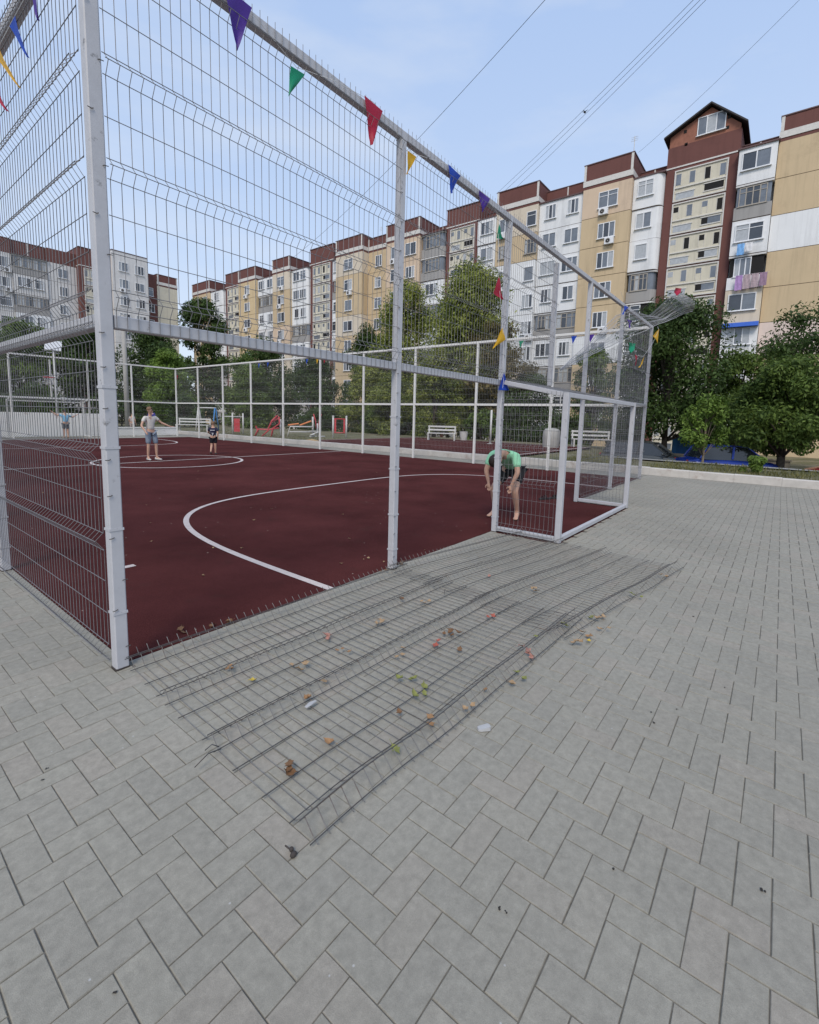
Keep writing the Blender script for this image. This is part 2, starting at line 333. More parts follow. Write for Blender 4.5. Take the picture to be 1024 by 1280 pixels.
# herringbone paving: every paver has its chamfered edge
mb = MB(); cw = .0992; OX, OY = -.634, -1.645
regs = [(-3.6,-5.2,14.15,.036), (-2.6,.036,.046,3.6), (12.905,.036,14.15,30.0), (3.0,24.62,12.9,26.6)]
def inreg(x, y):
    for x0,y0,x1,y1 in regs:
        if x0 <= x <= x1 and y0 <= y <= y1: return True
    return False
def seen(x, y):
    d = Vector((x,y,0)) - C; z = d.dot(F2)
    if (d.x*d.x+d.y*d.y) < 9: return True
    if z < .6: return False
    u = 512 + f_px*d.dot(R3)/z
    return -600 < u < 1700
g_ = .0010; hb = .0030
for i in range(-40, 160):
    for j in range(-40, 330):
        m_ = (i-j+1) % 4
        if m_ not in (0, 2): continue
        if m_ == 0: x0, y0, x1, y1 = OX+i*cw, OY+j*cw, OX+(i+2)*cw, OY+(j+1)*cw
        else: x0, y0, x1, y1 = OX+i*cw, OY+(j-1)*cw, OX+(i+1)*cw, OY+(j+1)*cw
        cx_, cy_ = (x0+x1)/2, (y0+y1)/2
        if not seen(cx_, cy_): continue
        if 4.56 < cx_ < 7.84 and cy_ > -.9: continue
        if x0 < .046 and y1 > .036 and y0 < 3.6: q = (-3.6,-5.2,.046,3.6)
        else: q = next((q for q in (regs[0], regs[2], regs[3]) if x1 > q[0] and x0 < q[2] and y1 > q[1] and y0 < q[3]), None)
        if q is None: continue
        x0 = max(x0, q[0]); x1 = min(x1, q[2]); y0 = max(y0, q[1]); y1 = min(y1, q[3])
        if x1-x0 < .012 or y1-y0 < .012: continue
        gx = g_*rnd.uniform(.35,1.4); zz = rnd.uniform(-.0012,.0012); tx = rnd.uniform(-.0012,.0012); ty = rnd.uniform(-.0012,.0012)
        a, b_, c_, d_ = x0+gx, y0+gx, x1-gx, y1-gx
        near = (Vector((cx_,cy_)) - C.xy).length < 5
        lo = [(a,b_,-.009),(c_,b_,-.009),(c_,d_,-.009),(a,d_,-.009)]
        hi = [(a+hb,b_+hb,zz-tx-ty),(c_-hb,b_+hb,zz+tx-ty),(c_-hb,d_-hb,zz+tx+ty),(a+hb,d_-hb,zz-tx+ty)]
        if near:
            md = [(a+.001,b_+.001,-.0016),(c_-.001,b_+.001,-.0016),(c_-.001,d_-.001,-.0016),(a+.001,d_-.001,-.0016)]
            mb.add(lo+md+hi, [(8,9,10,11)] + [(k,(k+1)%4,4+(k+1)%4,4+k) for k in range(4)] + [(4+k,4+(k+1)%4,8+(k+1)%4,8+k) for k in range(4)])
        else: mb.add(lo+hi, [(4,5,6,7)] + [(k,(k+1)%4,4+(k+1)%4,4+k) for k in range(4)])
kind(mb.build('pavement', M['paver']), 'structure')
mb = MB()
for q in regs: mb.add([(q[0],q[1],-.0040),(q[2],q[1],-.0040),(q[2],q[3],-.0040),(q[0],q[3],-.0040)], [(0,1,2,3)])
kind(mb.build('pavement_joints', M['joint']), 'structure')
mb = MB()
for x0,y0,x1,y1 in ((-14,-20,14.15,-5.2),(-14,-5.2,-3.6,30),(-3.6,3.6,.046,30)):
    mb.add([(x0,y0,-.004),(x1,y0,-.004),(x1,y1,-.004),(x0,y1,-.004)], [(0,1,2,3)])
kind(mb.build('outer_pavement', mat('grey paving', (.25,.245,.23), .85, 0, .1, 10, .3, 60)), 'structure')
# whitewashed kerb, in lengths with rough joints
mb = MB(); y = -14.0
while y < 34:
    l = rnd.uniform(.96,1.04); h_ = .215 + rnd.uniform(-.012,.012); dx = rnd.uniform(-.012,.012)
    mb.prism([(14.15+dx,-.02),(14.35+dx,-.02),(14.35+dx,h_-.01),(14.34+dx,h_),(14.19+dx,h_),(14.165+dx,h_-.02)], y+.002, y+l-.002)
    y += l
kind(mb.build('kerb', M['kerb']), 'structure')
mb = MB(); vs = []; 
for j in range(9):
    for i in range(13):
        a = i/12*2*math.pi; r_ = .11*j
        vs.append((14.62+.35*r_*math.cos(a), 15.6+1.1*r_*math.sin(a)*1.3, .13+.16*(1-j/8)**1.3 + .012*noise.noise(Vector((i,j,3)))))
mb.add(vs, [(j*13+i, j*13+i+1, (j+1)*13+i+1, (j+1)*13+i) for j in range(8) for i in range(12)])
tag(mb.build('sand_pile', mat('yellow sand', (.42,.29,.15), .95, 0, .15, 20, .4, 80), smooth=True), 'small heap of yellow sand just behind the white kerb', 'sand pile')
# ------------------------------------------------------------------ welded wire fence round the court
HM, HT, PW = 2.007, 3.957, .07
# wire profile of one 1.98 m panel: (height, outward offset); folds push outward
FOLDS = [(.0,.10), (.66,.76), (1.16,1.26), (1.82,1.92)]
LFOLDS = [(.05,.17),(.72,.83),(1.21,1.32),(1.68,1.76)]
LHORIZ = [(a,0) for a, b in LFOLDS] + [(a+.058,.042) for a, b in LFOLDS] + [(b,0) for a, b in LFOLDS] + [(.35,0),(.56,0),(1.06,0),(1.48,0)]
def profile(folds=None, h1=1.985):
    p = []
    for a, b in folds or FOLDS: p += [(a,0), (a+.058,.042), (b,0)]
    p.append((h1, 0)); return p
HORIZ = [(a,0) for a, b in FOLDS] + [(a+.058,.042) for a, b in FOLDS] + [(b,0) for a, b in FOLDS] + [(.29,0),(.48,0),(.96,0),(1.46,0),(1.66,0)]
def wire_panel(w, n=4, r=.0024, hm=0, hr=1.05, tail=0.0, step=.0585, over=.012, bend=None, jit=0.0, seed=1, lying=False):
    """welded wire panel in local x (width) / z (height), folds towards -y; bend(x,h,d) may reshape it"""
    rr = random.Random(seed); mb = MB(); k = max(2, round(w/step)); st = w/k
    bend = bend or (lambda x, h, d: (x, -d, h))
    hs = [(.037,0)] + profile(LFOLDS, 1.80) if lying else profile()
    if tail: hs = [(-tail, 0)] + hs[:-1] + [(1.985+tail*.5, 0)]
    fine = [] 
    for (h0,d0),(h1,d1) in zip(hs, hs[1:]):
        q = max(1, round((h1-h0)/.18)) if jit else 1
        fine += [(h0+(h1-h0)*t/q, d0+(d1-d0)*t/q) for t in range(q)]
    fine.append(hs[-1])
    for i in range(k+1):
        x = i*st if 0 < i < k else (.004 if i == 0 else w-.004)
        o = rr.uniform(-jit, jit)
        mb.tube([bend(x+o*math.sin(h*3+i), h, d) for h, d in fine], r, n, cap=False)
    q = 1 if not jit else 24
    for h, d in (LHORIZ if lying else HORIZ):
        mb.tube([bend(-over+(w+2*over)*t/q, h, d+.0045) for t in range(q+1)], r*hr, n, hm, cap=False)
    return mb
M['wire_mid'] = mat('dull wire', (.20,.19,.18), .6, .2, .3, 20, dirt=(.13,.085,.06), dscale=9, dlo=.52, dhi=.7)
PANELS = {}
def panel_mesh(w, far, up=False):
    k = (round(w, 2), far, up)
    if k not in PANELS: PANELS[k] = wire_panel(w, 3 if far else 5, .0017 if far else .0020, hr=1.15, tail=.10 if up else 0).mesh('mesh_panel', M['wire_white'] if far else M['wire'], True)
    return PANELS[k]
def post_mesh(h, near):
    mb = MB(); mb.bar((0,0,0), (0,0,h), PW, PW, 0, (0,1,0), .006)
    mb.bar((0,0,h-.001), (0,0,h+.006), PW+.004, PW+.004, 0, (0,1,0), .004)
    if near: mb.bar((0,0,-.006), (0,0,.010), PW+.008, PW+.008, 1, (0,1,0), .006)
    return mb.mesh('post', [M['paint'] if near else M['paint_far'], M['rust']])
PM = {(h, n_): post_mesh(h, n_) for h, n_ in ((HT,True),(HT,False),(HM,True),(HM,False))}
PU = {True: None, False: None}
def upper_post(near):
    if PU[near] is None:
        mb = MB(); mb.bar((0,0,HM+.04), (0,0,HT-.081), PW-.004, PW-.004, 0, (0,1,0), .006); PU[near] = mb.mesh('post', [M['paint'] if near else M['paint_far']])
    return PU[near]
def rail(t, s0, s1, z, near, hh=PW):
    mb = MB(); mb.bar((s0,0,z-hh/2), (s1,0,z-hh/2), PW-.006, hh, 0, (0,0,1), .005)
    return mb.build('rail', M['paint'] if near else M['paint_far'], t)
def fence(label, origin, rz, posts, uppers, cells, L_, near):
    """posts: positions of full posts; uppers: posts that stand on the middle rail; cells: (s0, s1, level) with a wire panel"""
    t = thing('wire_fence', label, 'fence', origin, rz, 'white framed wire fences round the ball court')
    for s in posts: link('post', PM[(HT, near)], t, (s,0,0))
    for s in uppers: link('post', upper_post(near), t, (s,0,0))
    ps = sorted(posts + uppers)
    e0, e1 = (0 if 0 not in posts else .04), (L_ if L_ not in posts else L_-.04)
    # top rail runs over the posts, middle rail stops at each full post
    rail(t, -.04 if 0 in posts else .041, L_+.04 if L_ in posts else L_-.041, HT+PW+.007, near)
    st = [e0 if 0 not in posts else 0] + [p for p in posts if 0 < p < L_] + [L_]
    st[0] = 0
    for a, b in zip(st, st[1:]): rail(t, a+.041, b-.041, HM, near)
    for a, b, lv in cells:
        link('mesh_panel', panel_mesh(b-a-.09, not near, lv == 1), t, (a+.045, -.039, .045 if lv == 0 else HM+.025))
    return t
FP = [0, 2.46, 4.593, 7.805, 10.01, W]
MID = 6.2
front = fence('near wire fence with two lower panels missing and bunting along its top rail', (0,0,0), 0, FP, [MID],
      [(0,2.46,1),(2.46,4.593,1),(4.593,MID,1),(7.805,10.01,0),(10.01,W,0)], W, True)
SP = [2.592*i for i in range(11)]
left = fence('wire fence running to the left from the nearest corner post, meshed in both tiers', (0,LEN,0), -math.pi/2, [p for p in SP[1:-1]], [],
      [(a,b,l) for a,b in zip(SP,SP[1:]) for l in (0,1)], LEN, True)
far = fence('long far side wire fence with ten bays in front of the playground and trees', (W,0,0), math.pi/2, [p for p in SP[1:-1]], [],
      [(a,b,l) for a,b in zip(SP,SP[1:]) for l in (0,1)], LEN, False)
end = fence('far end wire fence on the left, before the low white wall', (W,LEN,0), math.pi, FP, [MID],
      [(a,b,1) for a,b in zip([0,2.46,4.593,MID,7.805,10.01],[2.46,4.593,MID,7.805,10.01,W])] + [(0,2.46,0),(2.46,4.593,0),(7.805,10.01,0),(10.01,W,0)], LEN and W, False)
# straps on the nearest posts (where the lower panels are clamped)
sm_ = MB()
for a, b in (((-.038,-.038),(.038,-.0355)),((-.038,.0355),(.038,.038)),((-.038,-.0355),(-.0355,.0355)),((.0355,-.0355),(.038,.0355))): sm_.box((a[0],a[1],-.007),(b[0],b[1],.007))
strap = sm_.mesh('strap', M['paint'])
hk = MB(); hk.tube([(-.042,-.044,0),(-.022,-.0395,.0),(-.014,-.0390,.005)], .0024, 5); hook_a = hk.mesh('hook', M['wire_ground'])
hk = MB(); hk.tube([(.042,-.044,0),(.022,-.0395,0),(.017,-.0390,-.004)], .0024, 5); hook_b = hk.mesh('hook', M['wire_ground'])
posts_front = [o for o in front.children if o.name.startswith('post')]
for o in posts_front[:3]:
    for z in ((.34,.83,1.29,1.62) if o is posts_front[0] else (.2,.55,1.0,1.5)): link('strap', strap, o, (0,0,z))
    for z in (.13,.36,.53,.78,1.02,1.22,1.5,1.72,1.9,2.31,2.5,2.75,3.0,3.25,3.5): link('hook', hook_a if (z*100) % 2 < 1 or o is not posts_front[0] else hook_b, o, (0,0,z+.003))
lp = max([o for o in left.children if o.name.startswith('post')], key=lambda o: o.location.x)
for z in (.22,.5,.8,1.2,1.6): link('strap', strap, lp, (0,0,z))
# peeled mesh: the upper panels right of the goal are torn off the top rail and fold outward
def lerp(P, t):
    t = max(0, min(.9999, t))*(len(P)-1); i = int(t); a, b = Vector(P[i]), Vector(P[i+1]); return a.lerp(b, t-i)
Bc = [(6.47,-.05,2.30),(8.41,-.10,2.87),(10.18,-.30,3.41),(11.26,-.9,3.93),(11.45,-1.1,4.02)]
Tc = [(6.46,-.06,2.33),(7.9,-.10,3.02),(9.1,-.12,3.62),(10.1,-.16,3.90),(11.08,-.28,3.95),(10.95,-.72,4.29),(10.53,-1.02,4.22)]
def netp(u, v):
    a = lerp(Bc, u); b = lerp(Tc, u); p = a.lerp(b, v)
    wv = .03*noise.noise(Vector((u*9, v*3, 1))) + .05*math.sin(v*9.4)*u*(1-u) + .015*noise.noise(Vector((u*25,v*7,4)))
    return p + Vector((.02*noise.noise(Vector((u*14,v*5,8))), -.12*math.sin(math.pi*v)*u + wv, .35*wv))
mb = MB()
for i in range(116): mb.tube([netp(i/115, v/10) for v in range(11)], .0030, 3, cap=False)
for v in (0,.02,.12,.25,.36,.4,.44,.58,.70,.74,.86,.97,1.0): mb.tube([netp(i/60, v) for i in range(61)], .0042, 3, cap=False)
mb.build('peeled_mesh', mat('peeled wire', (.33,.33,.34), .5, .1, .1, 30), front)
Zf = lambda x: 2.06 + max(0, x-5.9)*.285
for a, b in ((MID,7.805),(7.805,10.01),(10.01,W)):
    mb = MB(); k = round((b-a-.09)/.05); st = (b-a-.09)/k
    for i in range(k+1):
        x = a+.045+i*st; zt = min(3.92, Zf(x)); zs = [2.03,2.09,2.13] + ([2.7,2.76,2.8] if zt > 2.85 else []) + ([3.2,3.26,3.3] if zt > 3.35 else []) + [zt]
        mb.tube([(x, -.043 - (.04 if abs(((z*100) % 100) - 9) < .5 or abs((z*100) % 100 - 76) < .5 or abs((z*100) % 100-26) < .5 else 0), z) for z in zs], .0023, 4, cap=False)
    for z in (2.03,2.13,2.33,2.5,2.7,2.8,3.0,3.2,3.3,3.5,3.7):
        xs_ = a+.035 if Zf(a) >= z else 5.9+(z-2.06)/.285
        if xs_ < b-.1: mb.tube([(xs_, -.048, z), (b-.035, -.048, z)], .0024, 4, cap=False)
    mb.build('mesh_panel', M['wire'], front)

# goal cages: low boxes standing out of the fence line at both goals
def goal_cage(label, origin, rz, near):
    t = thing('goal_cage', label, 'goal cage', origin, rz, 'goal cages at both ends of the court')
    w_ = 3.212; d_ = .87; mt = M['paint'] if near else M['paint_far']
    HO = 1.84      # the roof slopes down to the outer posts
    for x in (.0, w_): link('post', PM[(HM, near)], t, (x, -d_, 0), (0,0,0), (1,1,HO/HM))
    def rl(a, b, z, hh=.055, z2=None):
        mb = MB(); mb.bar((a[0],a[1],z-hh/2), (b[0],b[1],(z2 or z)-hh/2), .055, hh, 0, (0,0,1), .004); mb.build('rail', mt, t)
    rl((.041,-d_),(w_-.041,-d_), HO); rl((.041,-d_),(w_-.041,-d_), .075)
    for x in (0, w_): rl((x,-d_+.041),(x,-.0415), HO+.006, .055, HM); rl((x,-d_+.041),(x,-.0415), .075)
    pm = panel_mesh(.75, not near)
    link('mesh_panel', pm, t, (-.034, -.06, .05), (0,0,-math.pi/2), (1,1,.91))
    link('mesh_panel', pm, t, (w_+.034, -d_+.06, .05), (0,0,math.pi/2), (1,1,.91))
    mb = MB()
    for i in range(65): mb.tube([(.0+w_*i/64, -d_-.02, HO+.010), (w_*i/64, -.05, HM+.010)], .0023, 4, cap=False)
    for y in (-.88,-.72,-.56,-.5,-.44,-.28,-.1,-.05): zr_ = HO+.0145+(HM-HO)*(y+.89)/.84; mb.tube([(-.03,y,zr_),(w_+.03,y,zr_)], .0025, 4, cap=False)
    mb.build('roof_mesh', M['wire'] if near else M['wire_white'], t)
    return t
goal_cage('low white goal cage jutting out of the near fence beside the bending person', (4.593,0,0), 0, True)
goal_cage('low white goal cage at the far left end of the court before the white wall', (W-4.593,LEN,0), math.pi, False)

# two panels torn out and lying on the paving
def lying(name, label, loc, rz, w, seed, curl, sc=1.0):
    t = thing(name, label, 'fence panel', loc, rz, 'torn out wire panels lying on the paving')
    def bend(x, h, d):
        s = (1.79-h)*sc
        z = .006 + d*1.2 + .004*(1+noise.noise(Vector((x*1.3+seed, s*1.7, 0)))) + .022*math.exp(-((s-1.68)/.08)**2)*(.5+.5*noise.noise(Vector((x*2.2,seed,5)))) + .010*max(0, noise.noise(Vector((x*.9,s*.8,seed+9.0))))
        z += .085*math.exp(-(s/.035)**2)
        ex = .014*noise.noise(Vector((s*2.3,seed,x*.2))) + curl*(s/1.9)**2*(x/w-.1)
        ey = .012*noise.noise(Vector((x*1.5,seed*2.0,1.0)))
        return (x+ex, -s*(1+.012*noise.noise(Vector((x,seed,2.0)))) - ey*(s/1.9), max(z, .004))
    wire_panel(w, 5, .0021, 1, 1.2, 0.0, .0585, .02, bend, .0035, seed, True).build('wire_grid', [M['wire_mid'], M['wire_ground']], t, True)
    rr = random.Random(seed)
    for k in range(2):      # sprung wire ends round the rim
        mb = MB()
        x = rr.choice([0, w]); s = rr.uniform(.2,1.7); sg = -1 if x == 0 else 1
        p = Vector((x,-s,.03)); d = Vector((sg*rr.uniform(.04,.14), rr.uniform(-.08,.03), rr.uniform(-.015,.02)))
        mb.tube([p, p+d*.5+Vector((0,0,.02)), p+d], .0024, 5); mb.build('sprung_wire_end', M['wire_ground'], t, True)
    
    return t
lying('fence_panel', 'bent wire fence panel lying on the paving next to the nearest corner post', (.03,-.005,0), R(-2.2), 2.47, 3, .06, 1.015)
lying('fence_panel', 'tangled wire fence panel lying on the paving in front of the low goal cage', (2.36,-.03,.012), R(-8.5), 2.32, 8, .10, 1.08)
mb = MB(); mb.ball((0,0,.008),.013,.010,.010); mb.ball((.004,.016,.014),.008,.008,.009); mb.tube([(.003,.01,.012),(-.004,.04,.02)],.003,5)
tag(mb.build('wire_clamp', M['rust'], None, True, (-.115,-1.745,0)), 'small rusty clamp on the nearest corner of the fallen wire panel', 'clamp')

# bunting: a cord with pennants
CORD = mat('bunting cord', (.75,.75,.74), .7)
def bunting(label, pens, cord, sway=(0,0,0), th=.0012):
    pts = [Vector(p) for p in cord]; o = pts[0]
    t = thing('bunting', label, 'bunting', o, 0, 'strings of coloured pennants on the fences')
    mb = MB(); mb.tube([p-o for p in pts], .0022, 4); mb.build('cord', CORD, t)
    for c, (a, b, tip) in pens:
        a, b, tip = Vector(a)-o, Vector(b)-o, Vector(tip)-o; nn = (b-a).cross(tip-a).normalized()
        vs = []; k = 6
        for s in (-1, 1):
            for i in range(k+1):
                for j in range(k+1):
                    u, v = i/k, j/k
                    p = a.lerp(b, u).lerp(tip, v); fl = (.020*math.sin(u*5+a.x*7)+.016*math.sin(v*6+a.x*5+u*3))*(a-b).length*5
                    vs.append(p + nn*(fl*.5*v**.5 + s*th/2))
        fs = []
        for s in range(2):
            q = s*(k+1)**2
            for i in range(k):
                for j in range(k):
                    f = [q+i*(k+1)+j, q+(i+1)*(k+1)+j, q+(i+1)*(k+1)+j+1, q+i*(k+1)+j+1]
                    fs.append(f if s else f[::-1])
        mb = MB(); mb.add(vs, fs); mb.build('pennant', FL[c], t, True)
    return t
bunting('bunting of purple, green, red, yellow and blue pennants on the near top rail', [
 ('purple',[(.70,-.055,4.035),(.90,-.055,4.03),(.79,-.055,3.72)]),('green',[(1.20,-.055,3.86),(1.32,-.055,3.87),(1.18,-.055,3.66)]),
 ('red',[(1.92,-.055,4.04),(2.14,-.055,4.03),(2.01,-.055,3.71)]),('yellow',[(2.48,-.055,3.87),(2.61,-.055,3.87),(2.48,-.055,3.67)]),
 ('blue',[(3.13,-.055,4.02),(3.36,-.055,4.0),(3.20,-.055,3.77)]),('purple',[(3.74,-.055,4.0),(3.99,-.055,4.0),(3.84,-.055,3.81)])],
 [(0,-.052,3.99),(.3,-.052,4.045),(.8,-.052,4.04),(1.25,-.052,3.88),(1.6,-.052,3.98),(2.03,-.052,4.045),(2.55,-.052,3.88),(3.2,-.052,4.03),(3.85,-.052,4.0),(4.2,-.06,3.9)])
bunting('bunting hanging down the gate post with green, red, yellow and blue pennants', [
 ('green',[(4.22,-.06,3.81),(4.18,-.06,3.63),(4.32,-.06,3.66)]),('red',[(4.28,-.06,3.22),(4.16,-.06,3.0),(4.39,-.06,2.97)]),
 ('yellow',[(4.43,-.06,2.64),(4.53,-.06,2.51),(4.22,-.06,2.36)]),('blue',[(4.53,-.06,2.10),(4.40,-.06,1.87),(4.66,-.06,1.88)])],
 [(4.22,-.06,3.9),(4.22,-.06,3.7),(4.27,-.06,3.2),(4.36,-.06,2.9),(4.45,-.06,2.6),(4.50,-.06,2.3),(4.53,-.06,2.0),(4.47,-.06,1.6),(4.49,-.06,1.2)])
bunting('bunting with blue, yellow and red pennants on the left top rail overhead', [
 ('purple',[(-.055,.69,3.87),(-.055,.56,3.87),(-.055,.58,3.66)]),('blue',[(-.055,1.12,3.87),(-.055,.99,3.87),(-.055,.80,3.56)]),
 ('yellow',[(-.055,1.52,3.87),(-.055,1.39,3.86),(-.055,1.0,3.47)]),('red',[(-.055,1.80,3.80),(-.055,1.63,3.80),(-.055,1.30,3.44)])],
 [(-.055,.1,3.95),(-.055,.6,3.87),(-.055,1.05,3.87),(-.055,1.45,3.865),(-.055,1.8,3.8),(-.055,2.3,3.88),(-.055,3.4,3.95)])
bunting('tangled bunting in the peeled mesh at the far right corner', [
 ('blue',[(8.95,-.30,3.76),(9.25,-.30,3.78),(8.89,-.30,3.58)]),('purple',[(9.2,-.30,3.54),(9.57,-.30,3.58),(9.43,-.30,3.40)]),
 ('yellow',[(12.19,-.30,3.83),(12.15,-.30,3.48),(11.56,-.30,3.57)]),('green',[(9.46,-.30,3.13),(10.04,-.30,3.18),(9.64,-.30,2.94)]),
 ('red',[(10.05,-.30,2.96),(10.26,-.30,2.95),(10.19,-.30,2.74)]),('yellow',[(10.92,-.30,3.04),(10.76,-.30,2.83),(10.49,-.30,2.73)]),
 ('red',[(9.60,-1.04,4.13),(10.25,-1.04,4.26),(9.77,-1.04,4.02)])],
 [(8.6,-.30,3.95),(9.05,-.30,3.77),(9.4,-.30,3.56),(9.6,-.30,3.3),(9.75,-.30,3.15),(10.15,-.30,2.95),(10.8,-.30,3.0),(11.6,-.30,3.4),(12.17,-.30,3.8),(12.5,-.2,3.95)])
pn = []
for c, y, z in (('blue',17.35,3.9),('blue',16.63,3.92),('blue',13.77,3.92),('yellow',13.08,3.9),('red',12.62,3.9),('green',11.88,3.9),('green',3.64,3.93),('blue',2.01,3.94),('purple',1.52,3.94),('red',25.6,3.6)):
    pn.append((c, [(W-.05,y+.085,z),(W-.05,y-.085,z),(W-.05,y+.03,z-.22)]))
bunting('bunting with small blue, red and green pennants along the far long fence', pn, [(W-.05,25.7,3.7),(W-.05,22,3.95),(W-.05,17.4,3.905),(W-.05,16.6,3.92),(W-.05,13.8,3.92),(W-.05,11.9,3.9),(W-.05,8,3.95),(W-.05,3.6,3.93),(W-.05,1.5,3.94),(W-.05,.3,3.95)])
# ------------------------------------------------------------------ apartment blocks
def wallm(n, c, d=None, **k): return mat(n, c, .85, 0, .05, .5, .15, 8, dirt=d or [x*.72 for x in c], dscale=.35, dlo=.55, dhi=.78, streak=[x*.62 for x in c], **k)
M['tan'] = wallm('ochre panel wall', (.57,.445,.285)); M['peach'] = wallm('peach panel wall', (.63,.49,.36)); M['yellow'] = wallm('yellow panel wall', (.62,.48,.29))
M['beige'] = wallm('beige panel wall', (.64,.56,.45)); M['white'] = wallm('white rendered wall', (.76,.77,.78)); M['cream'] = wallm('cream loggia panel', (.62,.58,.47))
M['brown'] = wallm('red brown panel', (.150,.062,.053)); M['greywall'] = wallm('grey white wall', (.66,.65,.64)); M['pink'] = wallm('pale pink wall', (.70,.58,.52))
M['grey'] = wallm('grey balcony sheet', (.34,.33,.32)); M['seam'] = mat('dark panel seam', (.10,.065,.05), .9, 0, .4, 2); M['brick'] = mat('brick gable', (.29,.125,.085), .9, 0, .2, 3, .4, 12, dirt=(.24,.10,.07), dscale=1)
M['pvc'] = mat('white window frame', (.74,.75,.77), .45, 0, .04, 3); M['oldframe'] = mat('weathered timber frame', (.36,.33,.29), .8, 0, .2, 5)
M['glassd'] = glass_mat('dark window glass', (.045,.052,.065)); M['curtain'] = mat('pale curtain behind glass', (.40,.42,.44), .25, 0, .2, 5, spec=.7)
M['glassm'] = glass_mat('reflecting window glass', (.15,.17,.20), .12); M['roofm'] = mat('dark sheet roof', (.035,.032,.033), .6, .2, .2, 2)
M['coping'] = mat('metal coping', (.12,.07,.07), .6, .2, .2, 2); M['void'] = mat('open dark loggia', (.016,.015,.015), .9)
M['lat'] = mat('white metal trim', (.62,.60,.57), .7)
FLH = 2.82; ZR = 24.2
WIN = {}
def window_pair(w, h, v):
    """window meshes: frame with mullions, and the panes set back in it; v chooses mullions and curtains"""
    k = (round(w,2), round(h,2), v)
    if k not in WIN:
        n = (3, 2, 3, 2, 4, 2)[v] if w > 1.1 else 1
        fm = MB(); t = .07; y0, y1 = -.07, .0
        fm.box((-w/2,y0,0),(w/2,y1,t)); fm.box((-w/2,y0,h-t),(w/2,y1,h)); fm.box((-w/2,y0,t),(-w/2+t,y1,h-t)); fm.box((w/2-t,y0,t),(w/2,y1,h-t))
        for i in range(1, n): x = -w/2 + w*i/n; fm.box((x-.04,y0,t),(x+.04,y1,h-t))
        if v in (1, 4): fm.box((-w/2+t,y0+.01,h*.70),(w/2-t,y1-.01,h*.70+.05))
        fm.box((-w/2-.08,-.16,-.05),(w/2+.08,0,-.003))
        pm = MB(); r_ = random.Random(v*17+int(w*100))
        for i in range(n):
            a, b = -w/2 + w*i/n + .04, -w/2 + w*(i+1)/n - .04
            m_ = r_.choice([0,0,1,1,2,2]) if v != 5 else 1
            hz = h-t if m_ != 1 or r_.random() < .5 else h*.62
            pm.box((a,-.025,t),(b,-.012,h-t), 0 if m_ == 0 else (2 if m_ == 2 else 1))
        WIN[k] = (fm.mesh('window', M['oldframe'] if v == 4 else M['pvc']), pm.mesh('pane', [M['glassd'], M['curtain'], M['glassm']]))
    return WIN[k]
def window(root, x, y, z, w, h, v, rz=0):
    f, p = window_pair(w, h, v)
    o = link('window', f, root, (x,y,z), (0,0,rz)); link('pane', p, o); return o
acm = MB(); acm.box((-.42,-.36,0),(.42,-.06,.58)); acm.box((-.3,-.06,.1),(-.25,0,.2)); acm.box((.25,-.06,.1),(.3,0,.2))
acf = MB()
for rr_, mm in ((.24,0),(.18,1),(.06,0)):
    acf.add([(-.1+rr_*math.cos(a*.5236), -.362-.003*(1-rr_), .29+rr_*math.sin(a*.5236)) for a in range(12)], [tuple(range(12))], mm)
AC = (acm.mesh('air_conditioner', M['pvc']), acf.mesh('fan_grille', [M['grey'], M['void']]))
def aircon(root, x, y, z): link('fan_grille', AC[1], link('air_conditioner', AC[0], root, (x,y,z)))

